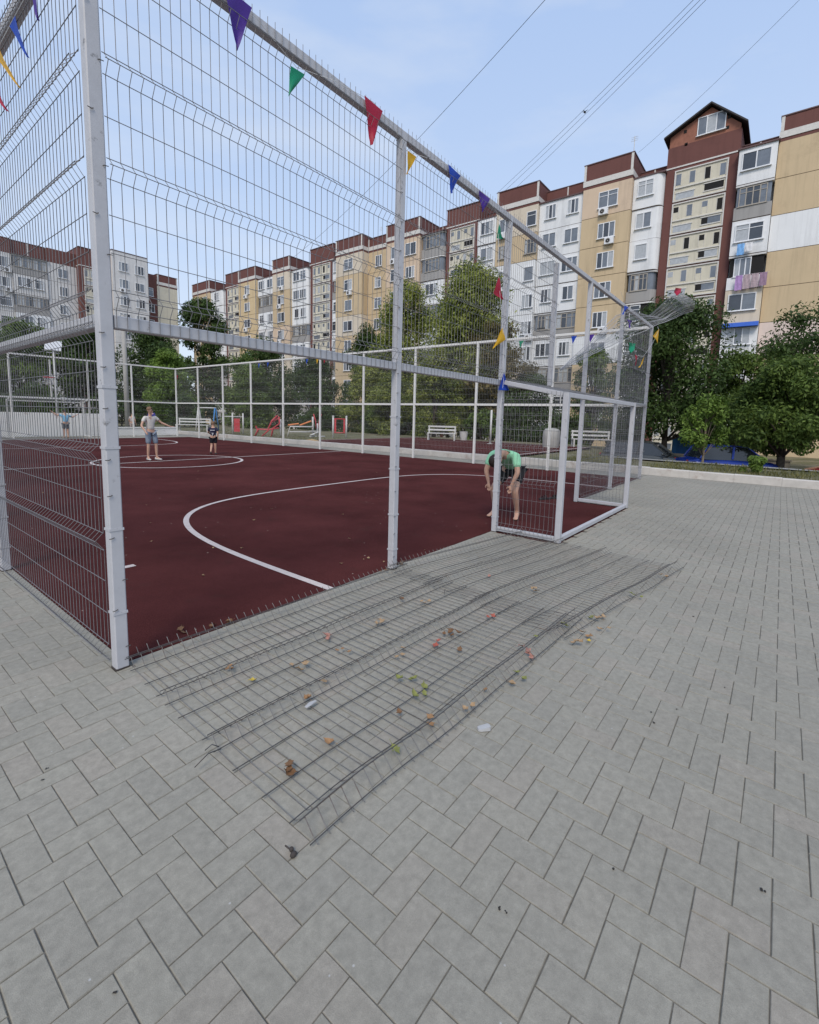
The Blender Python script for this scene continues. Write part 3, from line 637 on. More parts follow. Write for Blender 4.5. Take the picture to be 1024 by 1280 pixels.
class Block:
    def __init__(s, label, origin, rz, s0, seed, nf=8):
        s.t = thing('apartment_building', label, 'apartment building', origin, rz); s.s0 = s0; s.r = random.Random(seed); s.nf = nf
    def fl(s, k): return ZR - FLH*(k+1) + 1.0, ZR - FLH*k + 1.0        # floor bottom / top in local z (root stands at z=-1)
    def flat(s, a, b, d, wall, wins=(), white=(), ww=1.6, wh=1.5, par=(25.0,26.4), ac=.4, depth=11, face='brown', vs=(0,1,2,3), seamd=True):
        """panel bay: walls per floor, seams, windows, brown parapet with a pale band"""
        a -= s.s0; b -= s.s0; r = s.r; t = s.t; zr = ZR+1
        mats = []; mb = MB()
        def mi(m):
            if m not in mats: mats.append(m)
            return mats.index(m)
        for k in range(9):
            z0, z1 = s.fl(k); wm = wall if k not in dict(white) else dict(white)[k]
            mb.box((a,d,z0+(.0 if k==8 else .045)),(b,d+depth,z1), mi(M[wm]))
            if k < 8: mb.box((a+.02,d+.03,z0),(b-.02,d+depth-.1,z0+.045), mi(M['seam']))
        mb.build('wall', mats, t)
        if par:
            p = MB(); bz = zr+.25
            p.box((a-.0,d-.01,zr+.002),(b,d+depth,bz),0); p.box((a-.04,d-.06,bz+.002),(b+.04,d+depth,bz+.5),1); p.box((a,d-.03,bz+.502),(b,d+depth,par[1]+1),0)
            p.box((a-.05,d-.09,par[1]+1.002),(b+.05,d+depth,par[1]+1.09),2)
            p.box((a-.0,d-.07,bz+.502),(a+.22,d-.032,par[1]+1),3); p.box((b-.22,d-.07,bz+.502),(b,d-.032,par[1]+1),3)
            p.build('parapet', [M[face], M['lat'], M['coping'], M['lat']], t)
        for k in range(s.nf):
            z0, z1 = s.fl(k)
            for fx in wins:
                x = a+(b-a)*fx + r.uniform(-.06,.06)
                window(t, x, d-.002, z0+.72, ww*r.choice([.88,1,1,1.12]), wh*r.choice([.94,1,1]), r.choice(vs))
                if r.random() < ac: aircon(t, x+r.choice([-.3,.4]), d-.002, z0+.02)
    def stack(s, a, b, d, out, back, kinds=None, rnd_r=True, mz=25.6, cols=None, ww=None, two=False):
        """column of glazed balconies: each floor has its own box, parapet and windows"""
        a -= s.s0; b -= s.s0; r = s.r; t = s.t; zr = ZR+1
        mb = MB(); mb.box((a,d+.5,0),(b,d+10,zr)); mb.build('wall', M['greywall'], t)
        p = MB(); p.box((a+.002,d+back,zr+.002),(b-.002,d+10,mz+1),0); p.box((a,d+back-.05,mz+1.002),(b,d+10,mz+1.08),1); p.box(((a+b)/2-.1,d+back-.03,zr+.1),((a+b)/2+.02,d+back-.002,mz+1),2); p.build('parapet', [M['brown'], M['coping'], M['lat']], t)
        rf = MB(); rf.box((a-.1,d-out-.12,zr-.02),(b+.1,d+back,zr+.10)); rf.build('balcony_roof', M['coping'], t)
        for k in range(s.nf+1):
            z0, z1 = s.fl(k); kd = (kinds[k % len(kinds)] if kinds else r.choice(['w','w','w','g','o']))
            o_ = out + r.uniform(-.05,.08); c = .55 if rnd_r else .02
            wallmat = {'w':M['white'],'g':M['greywall'],'o':M['white'],'s':M['grey'],'b':M['beige'],'k':M['white']}[kd]
            prof = [(a+.02,d+.55),(a+.02,d-o_+.02)]
            q = 6 if rnd_r else 1
            prof += [(b-.02-c+c*math.sin(j*math.pi/2/q), d-o_+c-c*math.cos(j*math.pi/2/q)) for j in range(q+1)] + [(b-.02,d+.55)]
            def slab(zz0, zz1, m_, nm, ins=0.0):
                m2 = MB(); n_ = len(prof)
                P_ = [(x+(ins if x < (a+b)/2 else -ins), y+ins) for x, y in prof]
                m2.add([(x,y,zz0) for x,y in P_]+[(x,y,zz1) for x,y in P_], [tuple(range(n_)), tuple(range(2*n_-1,n_-1,-1))]+[(i,n_+i,n_+(i+1)%n_,(i+1)%n_) for i in range(n_)])
                return m2.build(nm, m_, t)
            if kd in ('w','g','b','k'):
                slab(z0+.06, z1-.0, wallmat, 'balcony')
                slab(z0, z0+.058, M['seam'], 'slab', .03)
            else:
                slab(z0+.06, z0+1.08, wallmat, 'balcony'); slab(z0+1.082, z1-.14, M['void'] if kd == 'o' else M['glassm'], 'loggia', .12); slab(z1-.138, z1, M['greywall'], 'slab'); slab(z0, z0+.058, M['seam'], 'slab', .03)
            wd = b-a
            cols_ = cols or [.5]
            for cx in cols_:
                x = a + wd*cx; w2 = (ww or min(2.0, wd*.62))*r.choice([.8,1,1,1.15])
                if kd == 's':
                    window(t, x, d-o_+.10, z0+1.1, min(wd-.7, w2*1.35), 1.5, 4)
                elif kd == 'o': window(t, x+(r.uniform(-.3,.3) if len(cols_) == 1 else 0), d-o_+.10, z0+1.1, w2*.7, 1.5, r.choice([0,1]))
                else: window(t, x, d-o_-.002, z0+1.08, w2, 1.4, r.choice([0,1,2,3]))
    def tower(s, a, b, d, top, gable=None):
        """stair and loggia bay: red brown frame round cream panels with slit windows"""
        a -= s.s0; b -= s.s0; r = s.r; t = s.t
        mb = MB(); mb.box((a,d,0),(b,d+12,top+1)); mb.box((a-.03,d-.05,ZR+1.25),(b+.03,d+12,ZR+1.37),1)
        if not gable: mb.box((a-.05,d-.08,top+1.002),(b+.05,d+12,top+1.09),2)
        mb.build('wall', [M['brown'], M['lat'], M['coping']], t)
        m0, m1 = a+(b-a)*.15, b-(b-a)*.15; wd = m1-m0
        for k in range(s.nf+1):
            z0, z1 = s.fl(k); z0 += .22; z1 -= .12
            p = MB(); y = d-.04
            p.box((m0,y,z0),(m1,d-.002,z1),0)
            for q in ((m0-.1,z0-.1,m1+.1,z0-.002),(m0-.1,z1+.002,m1+.1,z1+.1),(m0-.1,z0,m0-.002,z1),(m1+.002,z0,m1+.1,z1),(m0,z0+1.02,m1,z0+1.1)): p.box((q[0],d-.13,q[1]),(q[2],d-.001,q[3]),1)
            pl = p.build('loggia_panel', [M['cream'], M['lat']], t)
            h = MB()
            for i, fx in enumerate((.06,.34,.64,.93)):
                x = m0+wd*fx; x = max(m0+.2, min(m1-.2, x)); hh = .95 if r.random() < .75 else .45
                mm = r.choice([0,1,1,2])
                h.box((x-.2,d-.052,z1-.22-hh),(x+.2,d-.042,z1-.22),mm)
                for sx in (-.23,.2): h.box((x+sx,d-.08,z1-.25-.95),(x+sx+.03,d-.042,z1-.19),3)
            h.box((m0+.1,d-.052,z0+.08),(m0+wd*.40,d-.042,z0+.62),r.choice([1,2])); h.box((m0+wd*.6,d-.052,z0+.30),(m1-.12,d-.042,z0+.86),r.choice([1,2,0]))
            h.box((m0+wd*.6,d-.06,z0+.34),(m0+wd*.6+wd*.12,d-.053,z0+.84),0)
            for q in ((m0+.06,z0+.62,m0+wd*.42,z0+.70),(m0+wd*.58,z0+.86,m1-.08,z0+.93),(m0+wd*.58,z0+.22,m1-.08,z0+.30)): h.box((q[0],d-.09,q[1]),(q[2],d-.042,q[3]),3)
            h.build('window', [M['void'], M['glassm'], M['curtain'], M['lat']], pl)
        if gable:
            ax, az, el, er = gable; ax -= s.s0
            g = MB(); g.prism([(a+.1,top+1.005),(b-.1,top+1.005),(b-.1,er+1-.05),(ax,az+1-.12),(a+.1,el+1-.05)], d+.02, d+9)
            gb = g.build('gable', M['brick'], t)
            h = MB()
            for dx, dz in ((-1.9,.9),(-1.75,-.2),(1.35,1.0),(1.3,.2),(.2,1.55)): h.box((ax+dx-.12,d-.0,az-1.5+dz),(ax+dx+.12,d+.018,az-1.5+dz+.26))
            h.build('opening', M['void'], gb)
            o = window(gb, ax+.1, d+.018, top+1.35, 2.1, 1.5, 2)
            rf = MB()
            for (x0,z0),(x1,z1) in (((a-.35,el+1-.22),(ax,az+1)),((ax,az+1),(b+.40,er+1-.30))):
                rf.add([(x0,d-.45,z0),(x1,d-.45,z1),(x1,d+9.3,z1),(x0,d+9.3,z0),(x0,d-.45,z0+.14),(x1,d-.45,z1+.14),(x1,d+9.3,z1+.14),(x0,d+9.3,z0+.14)],[(0,3,2,1),(4,5,6,7),(0,1,5,4),(1,2,6,5),(2,3,7,6),(3,0,4,7)])
            rf.build('roof', M['roofm'], gb)
        # antenna mast
    def mast(s, x, d, z, h):
        x -= s.s0; mb = MB(); mb.tube([(x,d,z+1),(x,d,z+1+h)], .03, 4)
        for q in (.75,.85,.95): mb.tube([(x-.3,d,z+1+h*q),(x+.3,d,z+1+h*q)], .015, 4)
        mb.build('antenna', M['lat'], s.t)

XF = 49.0; HR = -math.pi/2
# nearest block: s = -Y (runs to the right)
A = Block('apartment block with a gabled red brown stair tower and bare ochre end wall', (XF,-2.0,-1), HR, 2.0, 11)
A.flat(.62, 22, 0, 'tan', (), {2:'white',3:'tan',5:'pink',6:'tan'}.items(), par=(25,26.05))
A.stack(-2.0, .60, .12, .55, 1.6, ['w','s','w','o','b','w','g','w'], False, 25.4, [.48], 1.7)
A.tower(-7.55, -2.02, .3, 27.2-.9, (-4.4, 28.85, 27.25, 26.75))
A.stack(-10.15, -7.57, .5, .75, 1.5, ['w','w','w','s','o','w','g','w'], True, 25.6, [.42], 1.35)
A.flat(-14.7, -10.17, -.75, 'tan', (.55,), {0:'peach',5:'white'}.items(), ac=.75)
A.stack(-19.4, -14.72, .2, .55, 1.2, ['w','w','w','w','s','w','s','w'], False, 26.0, [.27,.77], 1.45)
A.flat(-24.3, -19.42, -.65, 'beige', (.22,.86), {1:'tan',2:'white',3:'white',4:'white',5:'white'}.items(), ww=1.25, ac=.25, vs=(1,2,3,4))
A.mast(-10.4,-.2,26.5,1.6); A.mast(-13.2,1,26.5,.9); A.mast(6,3,26,1.2)
aw = MB(); aw.prism([(-.62,0),(0,0.02),(0,.42),(-.1,.42)], -1.3, 1.3); o = aw.build('awning', mat('blue awning cloth', (.03,.10,.42), .7), A.t, False, (-2.72,-.44,10.78)); o.rotation_euler = (0,0,math.pi/2)
B_ = Block('apartment block directly behind the pale green feathery trees, with a flat topped brown tower', (XF,36,-1), HR, -36, 23)
B_.stack(-26.9, -24.32, .3, .6, 1.5, ['w','w','g','s'], False, 25.6, [.5], 1.6)
B_.tower(-31.5, -26.92, .1, 26.5)
B_.stack(-35.0, -31.52, .45, .8, 1.4, ['s','s','w','s','w'], True, 25.6, [.5], 1.9)
B_.flat(-40.6, -35.02, -.7, 'peach', (.3,.75), {2:'tan',4:'beige'}.items(), ac=.3)
B_.flat(-45.0, -40.62, .5, 'tan', (.45,), ww=1.3, par=(25,26.0), ac=.1)
B_.flat(-50.3, -45.02, -.7, 'tan', (.5,), {0:'beige',3:'beige'}.items(), ac=.6)
B_.mast(-44,2,26,2.0)
D_ = Block('middle distance apartment block with a yellow bay and a beige bay', (XF,62,-1), HR, -62, 31)
D_.stack(-51.6, -50.32, .3, .5, 1.4, ['w','s','w','w'], False, 25.4, [.5], 1.0)
D_.tower(-56.9, -51.62, .1, 26.7)
D_.stack(-61.0, -56.92, .5, .8, 1.3, ['w','w','w','s'], True, 25.4, [.3,.7], 1.3)
D_.flat(-65.5, -61.02, -.7, 'beige', (.5,), {1:'tan',2:'tan',3:'peach',4:'beige'}.items(), ac=.3)
D_.stack(-70.2, -65.52, .3, .6, 1.3, ['w','s','w','g'], False, 25.4, [.25,.75], 1.5)
D_.flat(-75.5, -70.22, -.7, 'yellow', (.5,), ac=.3)
D_.mast(-66,2,26,1.2)
E_ = Block('farthest apartment block of the long row, ending behind the tallest dark tree', (XF,84,-1), HR, -84, 41)
E_.tower(-81.0, -75.52, .1, 26.8)
E_.stack(-85.4, -81.02, .4, .8, 1.3, ['w','w','s'], True, 25.4, [.5], 1.6)
E_.flat(-92, -85.42, -.6, 'tan', (.3,.7), ac=.3)
E_.mast(-76,2,26.6,1.4)
# blocks across the far left, facing the camera
G_ = Block('grey white balcony apartment block on the far left with a brown parapet', (10,90,-1), 0, 10, 51)
x = -16
for i, wd in enumerate((8,8,8,8,8)):
    G_.flat(x, x+wd*.45, -.1, 'greywall', (.3,.75), ww=1.3, par=None, ac=.35); G_.stack(x+wd*.45+.02, x+wd-.02, .0, .5, .3, ['s','g','s','w','o'], False, 26.3, [.3,.72], 1.4)
    p = MB(); p.box((x-10,-.08,ZR+1.002),(x+wd*.45-10,9,27.3)); p.box((x-10.02,-.12,27.302),(x+wd*.45-9.98,9,27.38),1); p.build('parapet', [M['brown'],M['coping']], G_.t); x += wd
G_.flat(24.02, 27.9, -.3, 'greywall', (.5,), ww=1.3, par=None)
p = MB(); p.box((14.02,-.3,ZR+1.002),(17.9,9,27.3)); p.build('parapet', M['brown'], G_.t)
G_.tower(27.92, 32.5, -1.6, 27.3)
K_ = Block('tall plain pale apartment block with two columns of windows and no brown parapet', (35,90,-1), 0, 35, 61)
K_.flat(32.55, 38.2, -2.2, 'cream', (.3,.75), {i:'greywall' for i in range(9)}.items(), ww=1.5, par=None, ac=.4)
p = MB(); p.box((-2.45,-2.2,ZR+1.002),(3.2,8.8,29.0)); p.box((-2.5,-2.26,29.002),(3.25,8.8,29.12),1); p.build('parapet', [M['greywall'],M['coping']], K_.t)
window(K_.t, -.76, -2.202, 25.9, 1.5, 1.5, 2); window(K_.t, 1.8, -2.202, 25.9, 1.5, 1.5, 0)
Q_ = Block('pale cream end block with a brown strip of windows, left of the gap of sky', (41,90,-1), 0, 41, 71)
Q_.flat(38.25, 40.4, -.6, 'brown', (.45,), ww=1.2, par=None, ac=.2)
p = MB(); p.box((-2.75,-.6,ZR+1.002),(-.6,8,27.0)); p.build('parapet', M['brown'], Q_.t)
Q_.flat(40.42, 44.1, -.7, 'cream', (), par=(25,26.2))
# laundry hung on the balconies
def laundry(label, y, z, cols, x=48.2):
    t = thing('laundry', label, 'laundry', (x,y,z), 0, 'washing hung from balconies')
    mb = MB(); w_ = .55*len(cols); mb.tube([(0,-w_/2-.1,0),(0,w_/2+.1,0)], .015, 5); mb.build('clothes_line', M['lat'], t)
    for i, (c, h) in enumerate(cols):
        mb = MB(); y0 = -w_/2+i*.55+.03
        vs = [(-.02+.03*math.sin(j*1.9+k*.8+i), y0+.5*j/6, .005-h*k/5) for k in range(6) for j in range(7)]
        vs += [(v[0]-.012, v[1], v[2]) for v in vs]
        fs = [(k*7+j, k*7+j+1, (k+1)*7+j+1, (k+1)*7+j) for k in range(5) for j in range(6)]
        mb.add(vs, fs + [tuple(42+i_ for i_ in q_[::-1]) for q_ in fs]); mb.build('cloth', c, t, True)
CL = {k: mat('washing '+k, c, .9, 0, .3, 6) for k, c in dict(sky=(.20,.42,.75), white=(.7,.7,.72), patterned=(.40,.25,.50), mauve=(.42,.33,.36), dusk=(.30,.20,.28)).items()}
laundry('pale blue and white washing under an upper balcony window', .9, 16.55, [(CL['white'],.7),(CL['sky'],.9)])
laundry('patterned and mauve washing hung across the open balcony', .25, 14.0, [(CL['dusk'],1.05),(CL['mauve'],1.1),(CL['mauve'],1.15),(CL['patterned'],1.2)])
# cables across the sky
def cable(label, a, b, sag, r):
    a, b = Vector(a), Vector(b); mb = MB()
    mb.tube([a.lerp(b, i/24) - Vector((0,0,sag*4*(i/24)*(1-i/24))) for i in range(25)], r, 5)
    tag(mb.build('cable', M['black']), label, 'cable', 'cables strung across the sky')
def ray(u, v): return F2 + R3*((u-512)/f_px) - U3*((v-cy_px)/f_px)
def onz(u, v, z): d = ray(u, v); return C + d*((z-C.z)/d.z)
def onx(u, v, x): d = ray(u, v); return C + d*((x-C.x)/d.x)
cable('lone dark cable running down from the top of the sky behind the near fence', (50.5,66.5,26.2), (25.2,2.9,27.4), 1.6, .016)
for i, (p_, q_) in enumerate((((50.3,25.6,27.4),(29.6,-.9,26.2)),((50.3,25.0,27.2),(29.8,-1.2,26.2)),((50.3,23.9,27.0),(29.9,-1.4,26.2)))):
    cable(('uppermost','middle','lowest')[i] + ' of three close cables rising from the roofs to the upper right', p_, q_, .25, .013)
cable('faint single cable in the sky above the gabled stair tower', (50.5,10.4,27.4), (35.5,-3.3,27.0), .3, .010)
bd = MB(); bd.ball((0,0,0), .16,.07,.07); bd.ball((.16,0,.05),.06,.05,.05); bd.add([(-.05,.03,.03),(.08,.03,.03),(-.02,.30,.10),(-.05,-.03,.03),(.08,-.03,.03),(-.02,-.30,.10),(-.12,0,0),(-.28,.04,0),(-.28,-.04,0)],[(0,1,2),(3,5,4),(6,7,8)])
tag(bd.build('bird', M['black'], None, True, (39.17,11.78,26.0)), 'small dark bird in the sky beside the close cables', 'bird')
# ------------------------------------------------------------------ trees and plants
LM = dict(dark=leaf_mat('dark broad leaves', (.022,.044,.012), (.105,.165,.042)), mid=leaf_mat('mid green leaves', (.04,.075,.016), (.20,.28,.06)),
  light=leaf_mat('yellow green leaves', (.06,.095,.018), (.36,.38,.09)), fresh=leaf_mat('fresh green leaves', (.055,.10,.016), (.26,.38,.075)),
  locust=leaf_mat('feathery pale leaves', (.07,.11,.024), (.40,.43,.10)), rusty=leaf_mat('dry brown green leaves', (.045,.05,.016), (.25,.19,.07)))
M['bark'] = mat('grey brown bark', (.075,.06,.048), .95, 0, .3, 8, .8, 14)
M['bark2'] = mat('pale slender bark', (.20,.16,.12), .9, 0, .2, 12, .4, 20)
def tree(name, label, x, y, base, bot, top, rad, lm, leaf=.17, nclump=46, nleaf=150, seed=1, shape='round', trunk_r=.16, droop=0.0, low=True, cat='tree', group=None, bark='bark', squash=1.0, gap=.42):
    """trunk with limbs, and a crown of many small leaf faces gathered in clumps"""
    r = random.Random(seed*101+7); leaf *= 1.3; nleaf = int(nleaf*1.5)
    if shape == 'round' and bot-base < 1.6: shape = 'dome'
    rad *= 1.08; bot = min(bot, base+.5) if shape == 'dome' and cat == 'tree' and low else bot
    t = thing(name, label, cat, (x,y,base), 0, group)
    h0, h1 = bot-base, top-base; ch = h1-h0; mid = h0+ch*.5
    cl = []
    tries = 0
    while len(cl) < nclump and tries < 5000:
        tries += 1
        u = r.uniform(0,1); a = r.uniform(0, 2*math.pi)
        if shape == 'round': lim = math.sqrt(max(0, 1-(2*u-1)**2))**.75*(1.0 if u > .35 else .9)
        elif shape == 'cone': lim = (1-u)**.48*(.5+.5*min(1, u/.16))
        elif shape == 'spire': lim = (1-u**2)*.9+.06
        else: lim = min(1, (1-u)**.35)*(.92)
        lump = .78+.5*noise.noise(Vector((math.cos(a)*1.7+seed*3, math.sin(a)*1.7, u*3.1)))
        q = math.sqrt(r.uniform(.12, 1))*lim*rad*lump*squash
        p = Vector((q*math.cos(a), q*math.sin(a), h0+ch*u*(.93)+ch*.02))
        s = rad*r.uniform(.20,.36)*(1.0 if shape == 'round' else .85)
        s = min(s, max(.25, ch*.2))
        cl.append((p, s))
    mb = MB(); lean = Vector((r.uniform(-.3,.3), r.uniform(-.3,.3), 0))*min(1, ch*.1)
    tp = [Vector((0,0,-.15)), Vector((0,0,.02)), lean*.3+Vector((0,0,h0*.6+ch*.05)), lean*.6+Vector((0,0,mid)), lean+Vector((0,0,h0+ch*.86))]
    mb.tube(tp, [trunk_r*1.5, trunk_r*1.1, trunk_r*.9, trunk_r*.55, trunk_r*.12], 8)
    for p, s in cl[:22]:
        q = tp[2].lerp(tp[3], r.random()) if p.z > mid*.8 else tp[2]
        if (p-q).length > .3: mb.tube([q, q.lerp(p, .5)+Vector((0,0,.12*(p-q).length)), p], [trunk_r*.38, trunk_r*.22, .012], 5)
    mb.build('trunk', M[bark], t, True)
    V = []; Fc = []
    for p, s in cl:
        n = int(nleaf*(s/(rad*.25))**1.3)
        for _ in range(n):
            d = Vector((r.gauss(0,1), r.gauss(0,1), r.gauss(0,1)));
            if d.length < .01: continue
            d.normalize(); rr_ = s*(r.random()**gap)
            c = p + Vector((d.x*rr_, d.y*rr_, d.z*rr_*.8 - droop*s*r.random()))
            nrm = (d*.7 + Vector((r.gauss(0,.6), r.gauss(0,.6), .55+r.gauss(0,.5)))).normalized()
            ax = nrm.cross(Vector((r.gauss(0,1), r.gauss(0,1), r.gauss(0,.4)-droop)))
            if ax.length < .05: continue
            ax.normalize(); bx = nrm.cross(ax); l = leaf*r.uniform(.6,1.3); w_ = l*r.uniform(.36,.5)
            o = len(V)
            V += [c-ax*l*.5, c-bx*w_*.5+nrm*l*.05, c+ax*l*.5, c+bx*w_*.5+nrm*l*.05]
            Fc.append((o,o+1,o+2,o+3))
    me = bpy.data.meshes.new('crown'); me.from_pydata([tuple(v) for v in V], [], Fc); me.materials.append(LM[lm]); me.update()
    link('crown', me, t)
    return t
TG = 'trees between the court and the apartment blocks'
def T(name, label, x, y, bot, top, rad, lm, seed, **k): return tree(name, label, x, y, H(x,y), bot, top, rad, lm, seed=seed, group=TG, **k)
T('broadleaf_tree', 'large dark green tree left of the blue awning, rising behind the peeled mesh', 28.3,2.1,.9,7.8,4.6,'dark',1,low=False,shape='dome',nclump=95,nleaf=250,leaf=.17)
T('broadleaf_tree', 'wide bushy green tree at the right edge hiding the parked cars', 24.6,-3.0,.6,4.3,2.5,'mid',2,low=False,nclump=75,nleaf=260,leaf=.14,shape='dome')
T('broadleaf_tree', 'dark tree with long loose sprays reaching over the pink wall at the right edge', 31.5,-5.2,1.6,8.1,3.9,'dark',3,nclump=64,nleaf=190,leaf=.17,gap=.7)
T('young_tree', 'young slender tree with light green drooping leaves on the grass verge', 22.0,-.45,.75,2.75,1.2,'fresh',4,low=False,nclump=26,nleaf=75,leaf=.14,trunk_r=.05,droop=.5,bark='bark2',shape='dome')
T('broadleaf_tree', 'small mid green tree behind the red car at the right edge', 26.8,-5.6,.4,3.8,1.9,'mid',5,low=False,shape='dome',nclump=40,nleaf=220,leaf=.13)
T('locust_tree', 'tall feathery yellow green tree right of centre in front of the balconies', 33.0,17.6,1.5,14.7,5.0,'locust',6,nclump=105,nleaf=230,leaf=.22,shape='cone',droop=.6,gap=.6)
T('locust_tree', 'feathery green tree with a pointed top beside the second fence post', 35.0,26.4,1.0,15.0,5.0,'locust',7,nclump=85,nleaf=220,leaf=.22,shape='cone',droop=.6,gap=.6)
T('locust_tree', 'second feathery tree, between the two taller ones', 37.0,22.3,.8,13.2,3.6,'locust',27,nclump=70,nleaf=190,leaf=.22,shape='cone',droop=.6,gap=.6)
T('locust_tree', 'loose rusty and yellow tipped tree right of the tall feathery one', 31.0,14.3,1.0,8.6,2.6,'rusty',8,nclump=50,nleaf=170,leaf=.18,gap=.75)
T('broadleaf_tree', 'dark round tree behind the second fence post, left of the feathery trees', 38.0,34.0,.2,11.6,3.6,'dark',9,nclump=64,nleaf=200,leaf=.23)
T('broadleaf_tree', 'dark tree behind the exercise machines', 36.0,40.5,-.4,8.4,4.4,'dark',10,nclump=60,nleaf=200,leaf=.23)
T('broadleaf_tree', 'yellow green bushy tree behind the far fence left of the second post', 30.0,26.5,.2,6.1,3.0,'light',11,nclump=60,nleaf=230,leaf=.17)
T('broadleaf_tree', 'yellowing tree behind the far fence just right of the second post', 28.0,17.6,.2,6.7,2.3,'light',12,nclump=50,nleaf=200,leaf=.15,gap=.6)
T('broadleaf_tree', 'low dark tree behind the white bench and litter bin', 31.0,11.6,.2,4.9,3.0,'dark',13,nclump=56,nleaf=220,leaf=.16)
T('broadleaf_tree', 'tree with sparse leaves seen through the torn mesh beside the large dark one', 33.0,7.7,.4,6.5,2.5,'mid',14,nclump=44,nleaf=170,leaf=.18,gap=.7)
T('broadleaf_tree', 'broad dark green tree below the white balconies right of centre', 38.0,19.5,.2,7.4,4.3,'mid',15,nclump=60,nleaf=220,leaf=.2)
T('broadleaf_tree', 'tallest dark tree on the left, breaking the roofline beside the gap of sky', 33.0,60.0,-.6,16.9,4.8,'dark',16,nclump=75,nleaf=200,leaf=.32,gap=.55)
T('broadleaf_tree', 'broad dark tree left of centre below the yellow bay', 34.0,47.5,-.6,10.4,5.2,'dark',17,nclump=70,nleaf=220,leaf=.26)
T('broadleaf_tree', 'dark tree in front of the pale end block on the left', 26.5,61.0,-.5,11.8,5.5,'dark',18,nclump=66,nleaf=210,leaf=.3)
T('acacia_tree', 'light green leafy tree behind the far left corner of the court', 22.3,47.0,-.2,7.6,3.2,'fresh',19,nclump=64,nleaf=220,leaf=.2)
T('broadleaf_tree', 'dark tree behind the far goal, right of the basketball hoop', 17.4,55.0,-.2,10.8,4.6,'dark',20,nclump=60,nleaf=200,leaf=.28)
T('broadleaf_tree', 'dark green tree at the left edge behind the basketball hoop', 12.4,57.0,-.2,10.0,5.0,'mid',21,nclump=60,nleaf=200,leaf=.28)
T('broadleaf_tree', 'dark tree cut by the left edge of the view', 6.6,52.0,-.1,8.6,4.4,'dark',22,nclump=56,nleaf=200,leaf=.26)
T('broadleaf_tree', 'bushy green tree behind the far corner posts and swing frames', 25.0,36.5,-.3,5.9,2.7,'mid',23,nclump=54,nleaf=220,leaf=.18)
T('broadleaf_tree', 'dark tree under the white balconies behind the far fence', 37.0,29.5,.0,9.2,3.6,'dark',24,nclump=56,nleaf=200,leaf=.22)
T('broadleaf_tree', 'mid green tree between the light acacia and the broad dark tree', 29.0,44.0,-.3,7.6,3.4,'mid',25,nclump=56,nleaf=200,leaf=.22)
T('broadleaf_tree', 'dark tree behind the light acacia on the far left', 25.0,54.0,-.3,9.0,4.0,'dark',26,nclump=56,nleaf=200,leaf=.26)
T('broadleaf_tree', 'mid green tree between the large dark tree and the wide bushy one', 29.5,-1.0,.3,5.2,2.6,'mid',28,low=False,shape='dome',nclump=50,nleaf=220,leaf=.15)
T('broadleaf_tree', 'small light tree in front of the dark ones, left of the goal cage', 27.0,21.0,.2,5.0,2.4,'light',29,nclump=46,nleaf=200,leaf=.15)
SG = 'shrubs behind the court'
for i, (x, y, top, rad, lm, lb) in enumerate(((27.5,22.5,2.6,2.2,'mid','low shrub behind the red exercise frame'),(29.5,30.5,2.8,2.6,'dark','dark low shrub behind the orange exercise seats'),(29.0,8.2,2.3,1.9,'dark','dark shrub beside the long white bench under the trees'),
   (31.5,4.8,2.5,2.0,'dark','dark shrub left of the parked grey car'),(27.0,13.0,1.9,1.5,'mid','green shrub behind the litter bin'),(19.5,38.5,2.6,2.3,'dark','dark shrub behind the swing frame'),(15.2,40.5,2.6,2.4,'dark','dark shrub behind the white wall end'),
   (9.5,42,3.2,3.0,'dark','dark shrub behind the middle of the white wall'),(3.5,40,3.4,3.0,'dark','dark shrub behind the left end of the white wall'),(32.0,35.5,3.0,2.6,'dark','dark shrub under the trees left of the second post'),(33,24,3.0,2.4,'dark','dark shrub between the feathery trees'),(30.5,-.9,1.9,1.4,'dark','dark shrub under the trees above the blue car'))):
    tree('shrub', lb, x, y, H(x,y), H(x,y)+.05, top+H(x,y), rad, lm, seed=60+i, cat='shrub', group=SG, nclump=34, nleaf=190, leaf=.16, trunk_r=.06, shape='dome')
tree('weed', 'leafy green weed growing at the kerb on the right', 16.2,-2.35,H(16.2,-2.35),.14,.62,.42,'fresh',seed=90,cat='weed',nclump=16,nleaf=90,leaf=.10,trunk_r=.015,shape='dome')
# grass on the verge
mb = MB(); gr = random.Random(5)
for _ in range(9000):
    x = gr.uniform(14.45,18.4); y = gr.uniform(-9,3.2) if gr.random() < .8 else gr.uniform(16.8,30)
    if noise.noise(Vector((x*.8,y*.8,2))) + gr.uniform(-.25,.25) < -.12: continue
    z = H(x,y)+.02; h = gr.uniform(.04,.13); a = gr.uniform(0,6.28); w_ = .014; dx, dy = math.cos(a), math.sin(a); lx, ly = gr.uniform(-.06,.06), gr.uniform(-.06,.06)
    mb.add([(x-dx*w_,y-dy*w_,z),(x+dx*w_,y+dy*w_,z),(x+lx,y+ly,z+h)], [(0,1,2)])
kind(mb.build('grass', leaf_mat('dry verge grass', (.06,.065,.02), (.26,.24,.09), .8, .3)), 'stuff')

